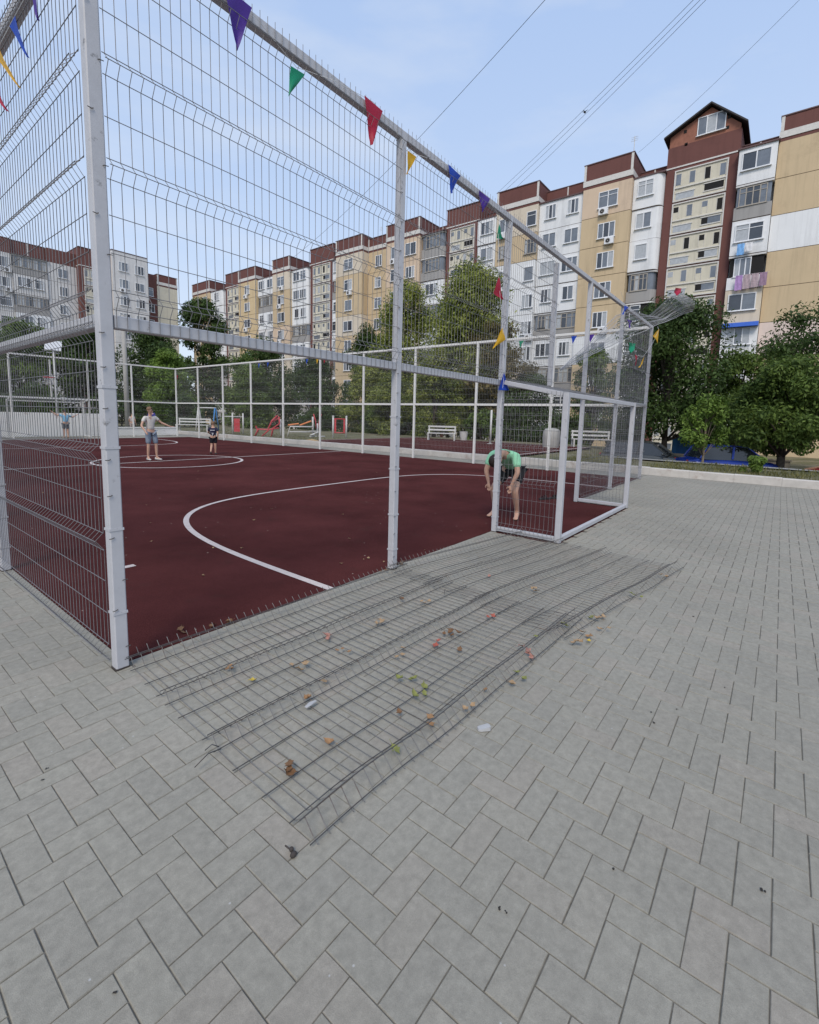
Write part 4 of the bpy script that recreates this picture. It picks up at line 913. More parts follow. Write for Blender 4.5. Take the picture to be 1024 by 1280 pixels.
# fallen leaves and scraps
LC = dict(orange=(.30,.17,.08), yellow=(.50,.36,.05), brown=(.16,.085,.04), pink=(.36,.18,.14), green=(.20,.21,.06), tan=(.34,.23,.13), red=(.34,.09,.06))
LCM = {k: mat('fallen leaf '+k, c, .75, 0, .3, 60) for k, c in LC.items()}
LW = dict(orange='orange dry leaf', yellow='yellow dry leaf', brown='dark brown dry leaf', pink='pinkish curled leaf', green='yellow green fallen leaf', tan='tan curled leaf', red='reddish curled leaf')
LEAVES = [('orange',0.38,-0.52),('yellow',0.40,-0.73),('brown',0.44,0.15),('brown',0.63,0.11),('brown',0.73,0.06),('pink',1.01,-0.67),('orange',0.96,-0.86),('orange',0.48,-1.10),('orange',0.33,-1.43),('green',0.48,-1.70),('brown',0.10,-1.45),('tan',0.64,-0.84),('tan',0.65,-1.04),('brown',1.85,-0.62),('tan',1.39,-0.76),('tan',1.16,-1.19),('brown',1.64,-1.23),('brown',1.60,-1.27),('red',2.02,-1.32),('tan',2.78,-1.37),('pink',1.66,-1.82),('pink',1.70,-1.78),('green',2.28,-1.82),('green',2.55,-1.91),('tan',2.39,-2.02),('orange',2.22,-2.00),('yellow',2.15,-2.02),('tan',2.04,-1.96),('green',1.40,-1.89),('tan',1.31,-1.86),('orange',1.17,-1.77),('tan',0.94,-1.78),('orange',0.73,-1.71),('green',0.98,-1.40),('green',0.91,-1.54),('brown',0.70,-1.54),('green',1.95,-1.73),('brown',2.32,-0.05),('tan',2.59,-0.01),('pink',2.86,-0.87),('tan',4.03,-2.17),('green',3.26,-2.11),('tan',2.62,-1.98),('brown',1.46,-1.42),('red',1.40,-1.27),('tan',1.94,-0.79)]
lr = random.Random(3); LMESH = {}
def leaf_mesh(c, v):
    if (c, v) not in LMESH:
        r = random.Random(v*7+1); mb = MB(); l = .052; vs = []
        prof = [0,.35,.8,1.0,.86,.55,.2,0]
        for i, w_ in enumerate(prof):
            x = (i/7-.5)*l; zc = .006*math.sin(i*.9+v)+.0035*(i-3.5)**2*.22+.002
            ww = w_*l*.33*(1+.35*math.sin(i*2.6+v)); vs += [(x,-ww,zc+.30*ww+.006*r.random()),(x,0,zc),(x,ww,zc+.40*ww+.005*r.random())]
        fs = [(3*i+a,3*i+a+1,3*i+a+4,3*i+a+3) for i in range(7) for a in (0,1)]
        vs2 = vs + [(a,b,c_-.0008) for a,b,c_ in vs]; fs2 = fs + [tuple(24+k for k in f[::-1]) for f in fs]
        mb.add(vs2, fs2); mb.tube([(-l*.5,0,.005),(-l*.85,.004,.008)], .0009, 4)
        LMESH[(c,v)] = mb.mesh('fallen_leaf', LCM[c], True)
    return LMESH[(c, v)]
for i, (c, x, y) in enumerate(LEAVES):
    n_ = 1 if c in ('yellow',) else lr.choice([1,2,2,3])
    for k in range(n_):
        s = lr.uniform(.7,1.25)
        xx, yy = x+lr.gauss(0,.03)*(k>0), y+lr.gauss(0,.03)*(k>0)
        z = .008 if yy > -.02 else .018+lr.uniform(0,.012)
        o = link('fallen_leaf', leaf_mesh(c, lr.randrange(4)), None, (xx,yy,z+(.008*k)), (lr.uniform(-.3,.3),lr.uniform(-.3,.3),lr.uniform(0,6.28)), (s,s,s*lr.uniform(.4,.9)))
        tag(o, LW[c] + (' lying on the fallen wire panels' if yy < -.02 else ' lying along the edge of the court'), 'leaf', 'dry leaves on and beside the fallen panels')
SCR = [(1.11,1.13),(1.31,2.65),(1.85,1.68),(1.64,1.90),(2.74,2.79),(1.38,5.83),(1.44,7.22),(4.25,7.20),(2.96,1.11),(2.21,.47),(2.55,.19),(3.2,.14),(2.53,.39),(2.47,.40),(5.35,2.76),(3.4,3.3),(6.2,5.1),(2.2,4.9),(5.0,8.6),(7.1,7.7),(9.2,10.2),(3.9,2.2),(1.7,3.6),(8.3,5.5)]
for x, y in SCR:
    s = lr.uniform(.35,.8); o = link('fallen_leaf', leaf_mesh('tan', lr.randrange(4)), None, (x,y,.006), (lr.uniform(-.2,.2),0,lr.uniform(0,6.28)), (s,s,s))
    tag(o, 'pale dry leaf scrap lying out on the maroon court', 'leaf', 'pale leaf scraps on the court')
PBM = mat('dark pebble', (.03,.027,.024), .9, 0, .3, 40)
for x, y in ((1.49,-2.55),(1.58,-2.52),(.18,-2.37),(.183,-2.395),(.54,-2.61),(.78,-3.01),(-.65,-1.70),(3.16,-2.51),(2.12,-2.80),(1.70,-2.62),(-.55,-.70),(-.52,-.64)):
    mb = MB(); s = lr.uniform(.003,.006)
    for k in range(3): mb.ball((lr.gauss(0,s*.6),lr.gauss(0,s*.6),.003),s*lr.uniform(.5,1),s*lr.uniform(.5,1),s*.5,0,8,5,-.3)
    tag(mb.build('dirt_crumb', PBM, None, True, (x,y,.001)), 'black crumb of dirt on the open grey paving', 'dirt crumb', 'black crumbs of dirt on the paving')
SWH = mat('white plastic scrap', (.40,.40,.40), .4)
mb = MB()
pr = [(-.032,-.012),(-.02,-.018),(.026,-.017),(.033,-.01),(.033,.011),(.024,.018),(-.024,.017),(-.033,.009)]
mb.add([(x,y,.002) for x,y in pr]+[(x*.94,y*.9,.016+.004*math.sin(x*60)) for x,y in pr], [tuple(range(7,-1,-1)), tuple(range(8,16))]+[(i,(i+1)%8,8+(i+1)%8,8+i) for i in range(8)])
tag(mb.build('plastic_scrap', SWH, None, False, (.893,-1.916,.0)), 'small white plastic scrap on the paving beside the edge of the fallen panel', 'litter').rotation_euler = (0,0,-.75)
mb = MB(); mb.add([(-.04,-.012,.03),(.0,-.018,.035),(.045,-.006,.03),(.05,.004,.036),(.0,.016,.04),(-.045,.008,.034)]+[(-.04,-.012,.026),(.0,-.018,.031),(.045,-.006,.026),(.05,.004,.032),(.0,.016,.036),(-.045,.008,.03)], [(0,1,2,3,4,5),(11,10,9,8,7,6)]+[(i,6+i,6+(i+1)%6,(i+1)%6) for i in range(6)])
tag(mb.build('paper_scrap', SWH, None, False, (.455,-1.155,.0)), 'pale leaf shaped scrap lying on the fallen wire near an orange leaf', 'litter').scale = (.8,.6,.9)
# ------------------------------------------------------------------ people
SKIN = mat('skin', (.50,.30,.215), .6, 0, .06, 20); HAIRB = mat('light brown hair', (.17,.10,.055), .7, 0, .3, 60, .4, 120); HAIRD = mat('dark hair', (.03,.02,.015), .7, 0, .3, 60, .4, 120)
def cloth_mat(n, c): return mat(n, c, .9, 0, .10, 14, .5, 22)
def skin_obj(name, V, E, Rd, m, parent, sub=2, root=0):
    me = bpy.data.meshes.new(name); me.from_pydata([tuple(v) for v in V], E, []); me.materials.append(m); o = link(name, me, parent)
    md = o.modifiers.new('skin', 'SKIN'); md.use_smooth_shade = True; md.branch_smoothing = .3
    if not me.skin_vertices: me.attributes.new  # layer comes with the modifier
    sv = me.skin_vertices[0].data if len(me.skin_vertices) else None
    if sv is None:
        bm = bmesh.new(); bm.from_mesh(me); bm.verts.layers.skin.verify(); bm.to_mesh(me); bm.free(); sv = me.skin_vertices[0].data
    for i, r in enumerate(Rd): sv[i].radius = r if isinstance(r, tuple) else (r, r); sv[i].use_root = (i == root)
    ss = o.modifiers.new('sub', 'SUBSURF'); ss.levels = sub; ss.render_levels = sub
    return o
def person(label, loc, rz, J, k, shirt, shorts, hair, group=None, shoes=None, sleeve=.62, leg=.86, face=True, socks=False, hairback=True, jersey=None):
    """one continuous body grown on a skeleton; J holds joints in metres (faces -y), k scales the thickness"""
    t = thing('person', label, 'person', loc, rz, group)
    j = {a: Vector(b) for a, b in J.items()}
    V = []; E = []; Rd = []; ix = {}
    def nd(n, p, r, par=None):
        ix[n] = len(V); V.append(Vector(p)); Rd.append(r if isinstance(r, tuple) else (r, r))
        if par is not None: E.append((ix[par], ix[n]))
    s = k
    hd = (j['head']-j['neck']).normalized()
    nd('pelvis', j['pelvis'], (.125*s,.10*s)); nd('waist', j['pelvis'].lerp(j['chest'], .5), (.115*s,.09*s), 'pelvis'); nd('chest', j['chest'], (.13*s,.10*s), 'waist')
    nd('neck', j['neck'], .052*s, 'chest'); nd('jaw', j['neck']+hd*.10*s, (.062*s,.07*s), 'neck'); nd('skull', j['head'], (.078*s,.088*s), 'jaw'); nd('crownt', j['head']+hd*.075*s, (.055*s,.06*s), 'skull')
    for q in 'LR':
        nd('sh'+q, j['sh'+q], .058*s, 'chest'); nd('el'+q, j['el'+q], .040*s, 'sh'+q); nd('fa'+q, j['el'+q].lerp(j['wr'+q], .35), .037*s, 'el'+q); nd('wr'+q, j['wr'+q], .025*s, 'fa'+q)
        d = (j['wr'+q]-j['el'+q]).normalized(); hd_ = j.get('hand'+q, j['wr'+q]+d*.08*s); dd = (hd_-j['wr'+q]).normalized()
        nd('pa'+q, j['wr'+q].lerp(hd_, .75), (.036*s,.018*s), 'wr'+q)
        side = dd.cross(Vector((0,0,1)) if abs(dd.z) < .8 else Vector((0,1,0))).normalized(); nn_ = side.cross(dd)
        for fi, (off, ln) in enumerate(((-.027,.060),(-.009,.075),(.009,.070),(.026,.052))):
            b = j['wr'+q].lerp(hd_, .9)+side*off*s
            nd('f%d%s' % (fi,q), b+dd*ln*.55*s+nn_*.004*s, .0095*s, 'pa'+q); nd('g%d%s' % (fi,q), b+dd*ln*s-nn_*.012*s, .008*s, 'f%d%s' % (fi,q))
        b = j['wr'+q].lerp(hd_, .45)-side*.035*s; nd('th'+q, b+dd*.02*s-side*.018*s, .011*s, 'pa'+q); nd('ti'+q, b+dd*.055*s-side*.022*s, .009*s, 'th'+q)
        nd('hp'+q, j['hp'+q], .088*s, 'pelvis'); nd('kn'+q, j['kn'+q], .056*s, 'hp'+q); nd('ca'+q, j['kn'+q].lerp(j['an'+q], .32), .054*s, 'kn'+q); nd('an'+q, j['an'+q], .033*s, 'ca'+q)
        td = (j['toe'+q]-j['an'+q]); nd('hl'+q, j['an'+q]+Vector((0,0,-.035*s))-td*.12, .03*s, 'an'+q); nd('mt'+q, j['an'+q].lerp(j['toe'+q], .62)+Vector((0,0,-.006*s)), (.040*s,.024*s), 'an'+q); nd('to'+q, j['toe'+q], (.036*s,.015*s), 'mt'+q)
    skin_obj('body', V, E, Rd, SKIN, t)
    # shirt
    V = [j['pelvis']+(j['chest']-j['pelvis'])*(-.02), j['pelvis'].lerp(j['chest'], .5), j['chest'], j['chest'].lerp(j['neck'], .55)]; E = [(0,1),(1,2),(2,3)]; Rd = [(.155*s,.125*s),(.145*s,.115*s),(.155*s,.122*s),(.085*s,.075*s)]
    for q in 'LR':
        o = len(V); V += [j['sh'+q], j['sh'+q].lerp(j['el'+q], sleeve*.55), j['sh'+q].lerp(j['el'+q], sleeve)]; E += [(2,o),(o,o+1),(o+1,o+2)]; Rd += [.076*s, .070*s, .066*s]
    sh = skin_obj('shirt', V, E, Rd, shirt, t)
    V = [j['pelvis']+(j['chest']-j['pelvis']).normalized()*.05*s]; E = []; Rd = [(.150*s,.12*s)]
    for q in 'LR':
        o = len(V); e = j['hp'+q].lerp(j['kn'+q], leg); V += [j['hp'+q], j['hp'+q].lerp(j['kn'+q], leg*.6), e]; E += [(0,o),(o,o+1),(o+1,o+2)]; Rd += [.112*s, .094*s, .086*s]
    skin_obj('shorts', V, E, Rd, shorts, t)
    # hair cap, face
    fw = Vector(J.get('face', (0,-1,0))).normalized(); fw = (fw - hd*fw.dot(hd)).normalized(); sd_ = hd.cross(fw)
    mb = MB(); c = j['head']+hd*.022*s-fw*.014*s; vs = []; fs = []
    for i in range(9):
        th = math.pi*.62*i/8
        for a in range(16):
            ph = 2*math.pi*a/16; lim = .45+.55*(1-max(0, math.cos(ph)))**.8 if True else 1
            tt = th*lim if i > 3 else th*(lim+(1-lim)*(1-i/4))
            rj = 1+.05*noise.noise(Vector((ph*3,tt*4,s)))
            vs.append(c + (hd*math.cos(tt)*.102*rj + (fw*math.cos(ph)*.102 + sd_*math.sin(ph)*.092)*math.sin(tt)*rj)*s)
    fs = [(i*16+a, i*16+(a+1)%16, (i+1)*16+(a+1)%16, (i+1)*16+a) for i in range(8) for a in range(16)]
    mb.add(vs, fs); mb.build('hair', hair, t, True)
    if face:
        ctr = j['head']-hd*.012*s
        for q in (-1, 1):
            e = MB(); e.ball(ctr+fw*.076*s+sd_*.03*s*q, .012*s,.012*s,.009*s, 0, 8, 5); e.build('eye', M['black'], t, True)
            e = MB(); e.ball(ctr+sd_*.082*s*q-fw*.004*s, .014*s,.022*s,.028*s, 0, 8, 5); e.build('ear', SKIN, t, True)
        e = MB(); e.ball(ctr+fw*.09*s-hd*.025*s, .013*s,.015*s,.022*s, 0, 8, 5); e.build('nose', SKIN, t, True)
        e = MB(); p0 = ctr+fw*.077*s-hd*.062*s; e.tube([p0-sd_*.022*s, p0+fw*.005*s, p0+sd_*.022*s], .005*s, 6); e.build('mouth', mat('lips', (.30,.10,.09), .5), t, True)
    if shoes:
        for q in 'LR':
            td = j['toe'+q]-j['an'+q]; td.z = 0; td.normalize(); b = j['an'+q]; sd2 = Vector((-td.y,td.x,0)); zb = min(j['toe'+q].z-.015*s, b.z-.06*s)
            mb = MB(); vs = []; prof = [(-.065,.030,.085),(-.03,.040,.085),(.03,.044,.072),(.09,.047,.055),(.15,.046,.045),(.185,.034,.035),(.20,.012,.022)]
            up = (j['an'+q]-Vector((0,0,0))); tilt = (j['toe'+q].z - (b.z-.07*s))
            for x_, w_, h_ in prof:
                for a in range(8):
                    ph = math.pi*a/7; vs.append(b + td*x_*s + sd2*math.cos(ph)*w_*s + Vector((0,0,-.078*s + math.sin(ph)*h_*s + max(0, x_)*tilt*4)))
            mb.add(vs, [(i*8+a, (i+1)*8+a, (i+1)*8+a+1, i*8+a+1) for i in range(6) for a in range(7)]+[(i*8+7,(i+1)*8+7,(i+1)*8,i*8) for i in range(6)]+[tuple(range(8)), tuple(range(55,47,-1))])
            mb.build('shoe', shoes, t, True)
    if jersey:
        y = j['chest'].y + .128*s + .012
        for txt, z, sz in (('7', j['chest'].z-.26*s, .20*s), ):
            cu = bpy.data.curves.new('number', 'FONT'); cu.body = txt; cu.size = sz; cu.align_x = 'CENTER'; cu.extrude = .002
            tmp = bpy.data.objects.new('number', cu); COL.objects.link(tmp); dg = bpy.context.evaluated_depsgraph_get(); dg.update()
            me = bpy.data.meshes.new_from_object(tmp.evaluated_get(dg)); bpy.data.objects.remove(tmp); me.materials.clear(); me.materials.append(M['pvc'])
            link('jersey_number', me, t, (j['chest'].x, y, z), (math.pi/2, 0, math.pi))
        mb = MB()
        for i in range(6): x = j['chest'].x-.085*s+i*.034*s; mb.box((x-.010*s,y-.004,j['chest'].z-.015*s),(x+.010*s,y+.002,j['chest'].z+.018*s))
        mb.build('jersey_name', M['pvc'], t)
    return t
def stand(h, **kw):
    """relaxed standing joints for height h"""
    u = h/1.75
    J = dict(pelvis=(0,0,.95*u), chest=(0,.01*u,1.30*u), neck=(0,.0,1.47*u), head=(0,-.02*u,1.635*u),
      shL=(.17*u,.01,1.40*u), elL=(.23*u,.02,1.12*u), wrL=(.24*u,-.06*u,.87*u), shR=(-.17*u,.01,1.40*u), elR=(-.23*u,.02,1.12*u), wrR=(-.24*u,-.06*u,.87*u),
      hpL=(.09*u,0,.90*u), knL=(.10*u,-.02*u,.50*u), anL=(.11*u,.02*u,.085*u), toeL=(.13*u,-.15*u,.02*u),
      hpR=(-.09*u,0,.90*u), knR=(-.10*u,-.02*u,.50*u), anR=(-.11*u,.02*u,.085*u), toeR=(-.13*u,-.15*u,.02*u))
    for a, b in kw.items(): J[a] = tuple(q*u for q in b)
    return J
# bent over by the goal cage, hands on knees (faces -x)
J = dict(pelvis=(.02,.24,.76), chest=(0,-.06,.99), neck=(-.02,-.25,1.01), head=(-.03,-.40,.91), face=(0,-.5,-.85),
  shL=(.18,-.15,.98), elL=(.24,-.22,.74), wrL=(.17,-.23,.57), handL=(.15,-.24,.49), shR=(-.19,-.15,.98), elR=(-.25,-.22,.74), wrR=(-.20,-.23,.58), handR=(-.18,-.24,.50),
  hpL=(.11,.21,.72), knL=(.16,-.08,.46), anL=(.16,.10,.085), toeL=(.19,-.08,.022), hpR=(-.10,.21,.72), knR=(-.17,-.09,.46), anR=(-.19,.08,.085), toeR=(-.24,-.10,.022))
person('barefoot person in mint green shirt and black shorts bent over behind the gate post', (5.45,.28,0), R(-84), J, .98, cloth_mat('mint green shirt', (.30,.64,.40)), cloth_mat('black shorts', (.016,.016,.018)), HAIRD, sleeve=.75, leg=.72)
J = stand(1.62, head=(-.02,-.03,1.63), elR=(-.33,-.05,1.13), wrR=(-.30,-.20,.95), elL=(.34,-.06,1.22), wrL=(.56,-.20,1.10), handL=(.65,-.22,1.10), anL=(.13,-.08,.085), toeL=(.19,-.25,.02), knL=(.12,-.08,.50), face=(.35,-1,0))
person('person in grey t-shirt and long grey shorts holding one arm out', (5.37,12.08,0), 0.15, J, .86, cloth_mat('light grey shirt', (.56,.52,.48)), cloth_mat('grey denim shorts', (.20,.24,.30)), HAIRB, shoes=mat('pale shoes', (.50,.48,.46), .7), leg=.98)
J = stand(1.16, anL=(.10,.20,.16), toeL=(.10,.06,.03), knL=(.09,-.02,.50), anR=(-.08,-.10,.085), toeR=(-.08,-.26,.02), elL=(.27,-.10,1.18), wrL=(.24,-.28,1.12), elR=(-.26,.10,1.15), wrR=(-.24,.05,.93))
person('small child running in a dark football shirt with a white 7 on it', (7.84,12.92,0), math.pi-.72, J, .76, cloth_mat('dark navy shirt', (.018,.018,.045)), cloth_mat('dark shorts', (.012,.012,.018)), HAIRB, shoes=mat('dark boots', (.05,.04,.04), .6), leg=.8, jersey=True, sleeve=.75)
J = stand(1.42, elL=(.42,-.05,1.44), wrL=(.62,-.12,1.62), elR=(-.40,-.10,1.30), wrR=(-.62,-.16,1.42))
person('child in light blue t-shirt holding the far goal mesh with arms spread', (6.95,25.3,0), math.pi, J, .90, cloth_mat('light blue shirt', (.22,.45,.62)), cloth_mat('dark grey shorts', (.12,.13,.14)), HAIRD, leg=.85, sleeve=.6)
J = stand(1.32)
person('child in a pale patterned top standing beyond the far fence by the concrete pole', (11.75,29.6,0), 2.4, J, .85, cloth_mat('pale grey top', (.42,.36,.35)), cloth_mat('light shorts', (.42,.34,.32)), HAIRD, shoes=mat('grey shoes', (.25,.25,.25), .7))
J = stand(1.62, head=(0,-.12,1.58), neck=(0,-.06,1.45))
person('person in a dark blue jacket standing outside behind the one in the grey t-shirt', (13.5,30.9,0), 2.6, J, .96, cloth_mat('dark blue jacket', (.03,.03,.26)), cloth_mat('black trousers', (.02,.02,.025)), HAIRD, shoes=M['black'], sleeve=.98, leg=1.0)
# sandals left on the court
def sandal(label, x, y, rz, c):
    t = thing('sandal', label, 'sandal', (x,y,0), rz, 'sandals left on the court')
    out = [(-.13,.0),(-.12,-.03),(-.05,-.033),(.04,-.042),(.10,-.042),(.135,-.015),(.135,.02),(.09,.042),(.02,.034),(-.06,.030),(-.12,.028)]
    mb = MB(); n_ = len(out); mb.add([(a,b,.002) for a,b in out]+[(a,b,.028) for a,b in out], [tuple(range(n_))[::-1], tuple(range(n_,2*n_))]+[(i,(i+1)%n_,n_+(i+1)%n_,n_+i) for i in range(n_)]); mb.build('sole', c, t)
    for a, h_ in ((.05,.075),(.0,.085)):
        mb = MB(); mb.add([(a+dx,.04*math.cos(q*math.pi/8),.028+(h_-.028)*math.sin(q*math.pi/8)) for dx in (-.014,.014) for q in range(9)], [(q,q+1,9+q+1,9+q) for q in range(8)]); mb.build('strap', c, t)
SD1 = mat('dark sandal', (.025,.02,.02), .7); SD2 = mat('brown sandal', (.17,.10,.075), .7)
sandal('dark sandal on the court inside the goal cage, left one of its pair', 7.60,.52,2.6,SD1); sandal('dark sandal on the court inside the goal cage, right one of its pair', 7.85,.40,2.3,SD1)
sandal('brown sandal near the right corner of the court, left of its pair', 11.75,1.12,.6,SD2); sandal('brown sandal near the right corner of the court, right of its pair', 12.05,.95,.9,SD2)

# ------------------------------------------------------------------ cars on the lower road
TYRE = mat('tyre rubber', (.02,.02,.02), .8); RIM = mat('alloy rim', (.42,.42,.44), .35, .8); CARGL = glass_mat('car glass', (.02,.024,.03), .05)
def car(label, x, y, rz, col, van=False, L_=4.1):
    z = H(x, y)+.06
    t = thing('parked_car', label, 'car', (x,y,z), rz, 'cars parked along the lower road')
    pm_ = mat('car paint', col, .25, .3, .05, 2, spec=.7)
    l = L_/2; S = [(-l,.42,.60,.76),(-l+.06,.30,.82,.80),(-l+.55,.22,.93,.83),(-l+1.1,.20,.96,.84),(-.3,.19,.97,.85),(.45,.19,.95,.85),(.95,.20,.90,.84),(l-.55,.22,.82,.82),(l-.12,.26,.70,.76),(l,.38,.55,.66)]
    mb = MB(); vs = []; K = 12
    for X_, zb, zt, hw in S:
        for a in range(K):
            ph = 2*math.pi*(a+.5)/K; c_, s_ = math.cos(ph), math.sin(ph)
            vs.append((X_, hw*math.copysign(abs(c_)**.38, c_), (zb+zt)/2+(zt-zb)/2*math.copysign(abs(s_)**.45, s_)))
    n_ = len(S); mb.add(vs, [(i*K+a, i*K+(a+1)%K, (i+1)*K+(a+1)%K, (i+1)*K+a) for i in range(n_-1) for a in range(K)]+[tuple(range(K))[::-1], tuple(range((n_-1)*K, n_*K))]); mb.build('body', pm_, t, True)
    rb = -l+.25 if van else -l+.55
    G = [(rb,.90,.80,.90),(rb+.28,.88,.70,1.40),(-.1,.88,.68,1.45),(.42,.86,.68,1.41),(1.12,.84,.76,.88)]
    gm = MB(); vs = []
    for X_, zb, hw, zt in G: vs += [(X_,-.78,zb),(X_,-hw+.02,zt),(X_,hw-.02,zt),(X_,.78,zb)]
    gm.add(vs, [(i*4+a, i*4+a+1, (i+1)*4+a+1, (i+1)*4+a) for i in range(4) for a in range(3)]); gm.build('glass', CARGL, t)
    rf = MB(); ns = [(rb+.24,.68),(-.1,.675),(.46,.67)]
    rf.add([(a,s*b,1.40+.055*(i==1)+.022+dz) for dz in (0,.025) for i,(a,b) in enumerate(ns) for s in (-1,1)], [(0,2,3,1),(2,4,5,3),(6,7,9,8),(8,9,11,10),(0,6,8,2),(2,8,10,4),(1,3,9,7),(3,5,11,9),(0,1,7,6),(4,10,11,5)])
    for s in (-1,1):
        rf.bar((rb+.27,s*.69,1.41),(rb-.02,s*.79,.92),.08,.05); rf.bar((.44,s*.68,1.42),(1.13,s*.77,.89),.06,.05); rf.bar((-.15,s*.69,1.45),(-.22,s*.80,.92),.08,.04)
    rf.build('roof', pm_, t)
    for X_ in (-l+.72, l-.75):
        for s in (-1,1):
            tm = MB(); tm.tube([(X_,s*.70,.31),(X_,s*.86,.31)],.31,20); o = tm.build('wheel', TYRE, t, True)
            rm = MB(); rm.tube([(X_,s*.855,.31),(X_,s*.872,.31)],.19,14); rm.build('rim', RIM, o)
    for s in (-1,1):
        h_ = MB(); h_.ball((l-.12,s*.55,.62),.10,.14,.07,0,10,6); h_.build('headlight', CARGL, t, True)
        h_ = MB(); h_.ball((-l+.08,s*.62,.72),.06,.10,.12,0,10,6); h_.build('tail_light', mat('tail light red', (.35,.02,.02), .2), t, True)
        h_ = MB(); h_.ball((.92,s*.92,.95),.07,.10,.07,0,8,5); h_.build('mirror', pm_, t, True)
    return t
car('dark grey hatchback half hidden by the verge beside the fence corner', 24.4,2.25,-math.pi/2,(.06,.065,.065), True)
car('bright blue car with a raked windscreen in the shade of the trees', 24.3,-1.15,-math.pi/2+.55,(.012,.04,.28))
car('dark red car at the right edge of the view', 23.9,-5.75,math.pi/2,(.24,.012,.025))

# ------------------------------------------------------------------ play and street furniture
WP = mat('white furniture paint', (.54,.53,.51), .5); RP = mat('red paint', (.50,.05,.06), .45); OP = mat('orange seat', (.62,.20,.06), .5); BP = mat('blue paint', (.05,.22,.50), .45)
def bench(label, x, y, rz, l, back=True):
    z = H(x, y); t = thing('bench', label, 'bench', (x,y,z), rz, 'white benches round the court')
    s = MB()
    for yy in (-.16,0,.16): s.bar((-l/2,yy,.46),(l/2,yy,.46),.13,.05,0,(0,0,1),.008)
    s.build('seat', WP, t)
    if back:
        b = MB()
        for zz in (.66,.86): b.bar((-l/2,.26,zz),(l/2,.28,zz),.04,.10,0,(0,0,1),.008)
        b.build('backrest', WP, t)
    for sx in (-1,1):
        g = MB(); X_ = sx*(l/2-.06); g.bar((X_,-.2,0),(X_,-.2,.44),.07,.07,0,(0,1,0)); g.bar((X_,.25,0),(X_,.28,.92 if back else .44),.07,.07,0,(0,1,0)); g.bar((X_,-.2,.40),(X_,.25,.40),.06,.06); g.build('leg', WP, t)
bench('white bench beside the litter bin beyond the second court', 22.6,13.2,R(-62),1.7)
bench('long white bench under the trees left of the grey hatchback', 24.6,4.95,R(-58),2.0)
bench('white bench outside the far left corner of the fence', 15.6,29.4,R(-54),2.3)
t = thing('litter_bin', 'white litter bin standing beside the white bench', 'litter bin', (24.0,12.5,H(24,12.5)))
mb = MB(); mb.tube([(0,0,.06),(0,0,.30),(0,0,.58)],[.19,.23,.26],16,0,False); mb.tube([(0,0,.58),(0,0,.06)],[.245,.18],16,0,False); mb.build('bucket', WP, t, True)
mb = MB(); mb.tube([(0,0,.0),(0,0,.06)],.2,16); mb.tube([(0,0,.57),(0,0,.60)],.268,16,0,False); mb.build('rim', M['grey'], t, True)
mb = MB(); mb.tube([(0,0,0),(0,0,1.82)],.055,10); mb.ball((0,0,1.82),.055,.055,.03,0,10,4,0); mb.box((-.12,-.12,0),(.12,.12,.03))
tag(mb.build('pole', WP, None, True, (21.9,9.5,H(21.9,9.5)+.04)), 'short white pole standing alone behind the bent over person', 'pole')
mb = MB(); vs = []
for k, (h_, w_) in enumerate(((0,.36),(.5,.40),(.85,.37),(.96,.30),(1.0,.12))):
    for a in range(12): ph = a*math.pi/6; q = 1+.05*noise.noise(Vector((a,k,2))); vs.append((w_*q*math.copysign(abs(math.cos(ph))**.6,math.cos(ph)), w_*q*math.copysign(abs(math.sin(ph))**.6,math.sin(ph)), h_))
mb.add(vs, [(k*12+a,k*12+(a+1)%12,(k+1)*12+(a+1)%12,(k+1)*12+a) for k in range(4) for a in range(12)]+[tuple(range(48,60))])
tag(mb.build('concrete_block', M['concrete'], None, True, (22.2,6.2,H(22.2,6.2)+.02)), 'weathered grey block with a rounded top beside the second court', 'block')
# exercise machines
EX = 'exercise machines behind the far fence'
def machine(name, label, cat, x, y, rz): return thing(name, label, cat, (x,y,H(x,y)), rz, EX)
t = machine('pull_frame', 'upright exercise frame with white posts and a red inner frame', 'exercise frame', 19.0,18.25,R(-40))
for s in (-1,1):
    mb = MB(); mb.tube([(s*.40,0,0),(s*.40,0,1.28)],.055,8); mb.ball((s*.40,0,1.30),.07,.07,.06); mb.build('post', WP, t, True)
    mb = MB(); mb.bar((s*.27,0,.36),(s*.27,0,1.14),.10,.06,0,(0,1,0)); mb.build('side_panel', RP, t)
mb = MB(); mb.tube([(-.4,0,1.16),(.4,0,1.16)],.03,8); mb.tube([(-.4,0,.32),(.4,0,.32)],.03,8); mb.build('crossbar', RP, t, True)
for z in (.55,.72,.9): mb = MB(); mb.tube([(-.25,0,z),(.25,0,z)],.02,6); mb.build('rung', M['black'], t)
t = machine('cross_trainer', 'cross trainer with red handles and white pedals', 'exercise machine', 18.4,19.6,R(-20))
mb = MB(); mb.tube([(0,0,0),(0,0,.85)],.06,8); mb.tube([(-.5,0,.04),(.5,0,.04)],.05,8); mb.build('frame', WP, t, True)
for s in (-1,1):
    mb = MB(); mb.tube([(s*.12,.12*s,.55),(s*.16,.12*s,1.0),(s*.30,.12*s,1.42)],.035,8); mb.build('handle', RP, t, True)
    mb = MB(); mb.tube([(-.45,.12*s,.25+.1*s),(.1,.12*s,.35)],.04,8); mb.box((-.5,.12*s-.07,.24+.1*s),(-.25,.12*s+.07,.28+.1*s)); mb.build('pedal', WP, t, True)
t = machine('sit_up_bench', 'white framed exercise bench with orange pads', 'exercise bench', 17.9,20.6,R(-38))
mb = MB()
for s in (-1,1): mb.tube([(-.8,.25*s,0),(-.62,.25*s,.62),(.75,.25*s,.62)],.04,8); mb.tube([(-.72,.25*s,.3),(.75,.25*s,.3)],.035,8)
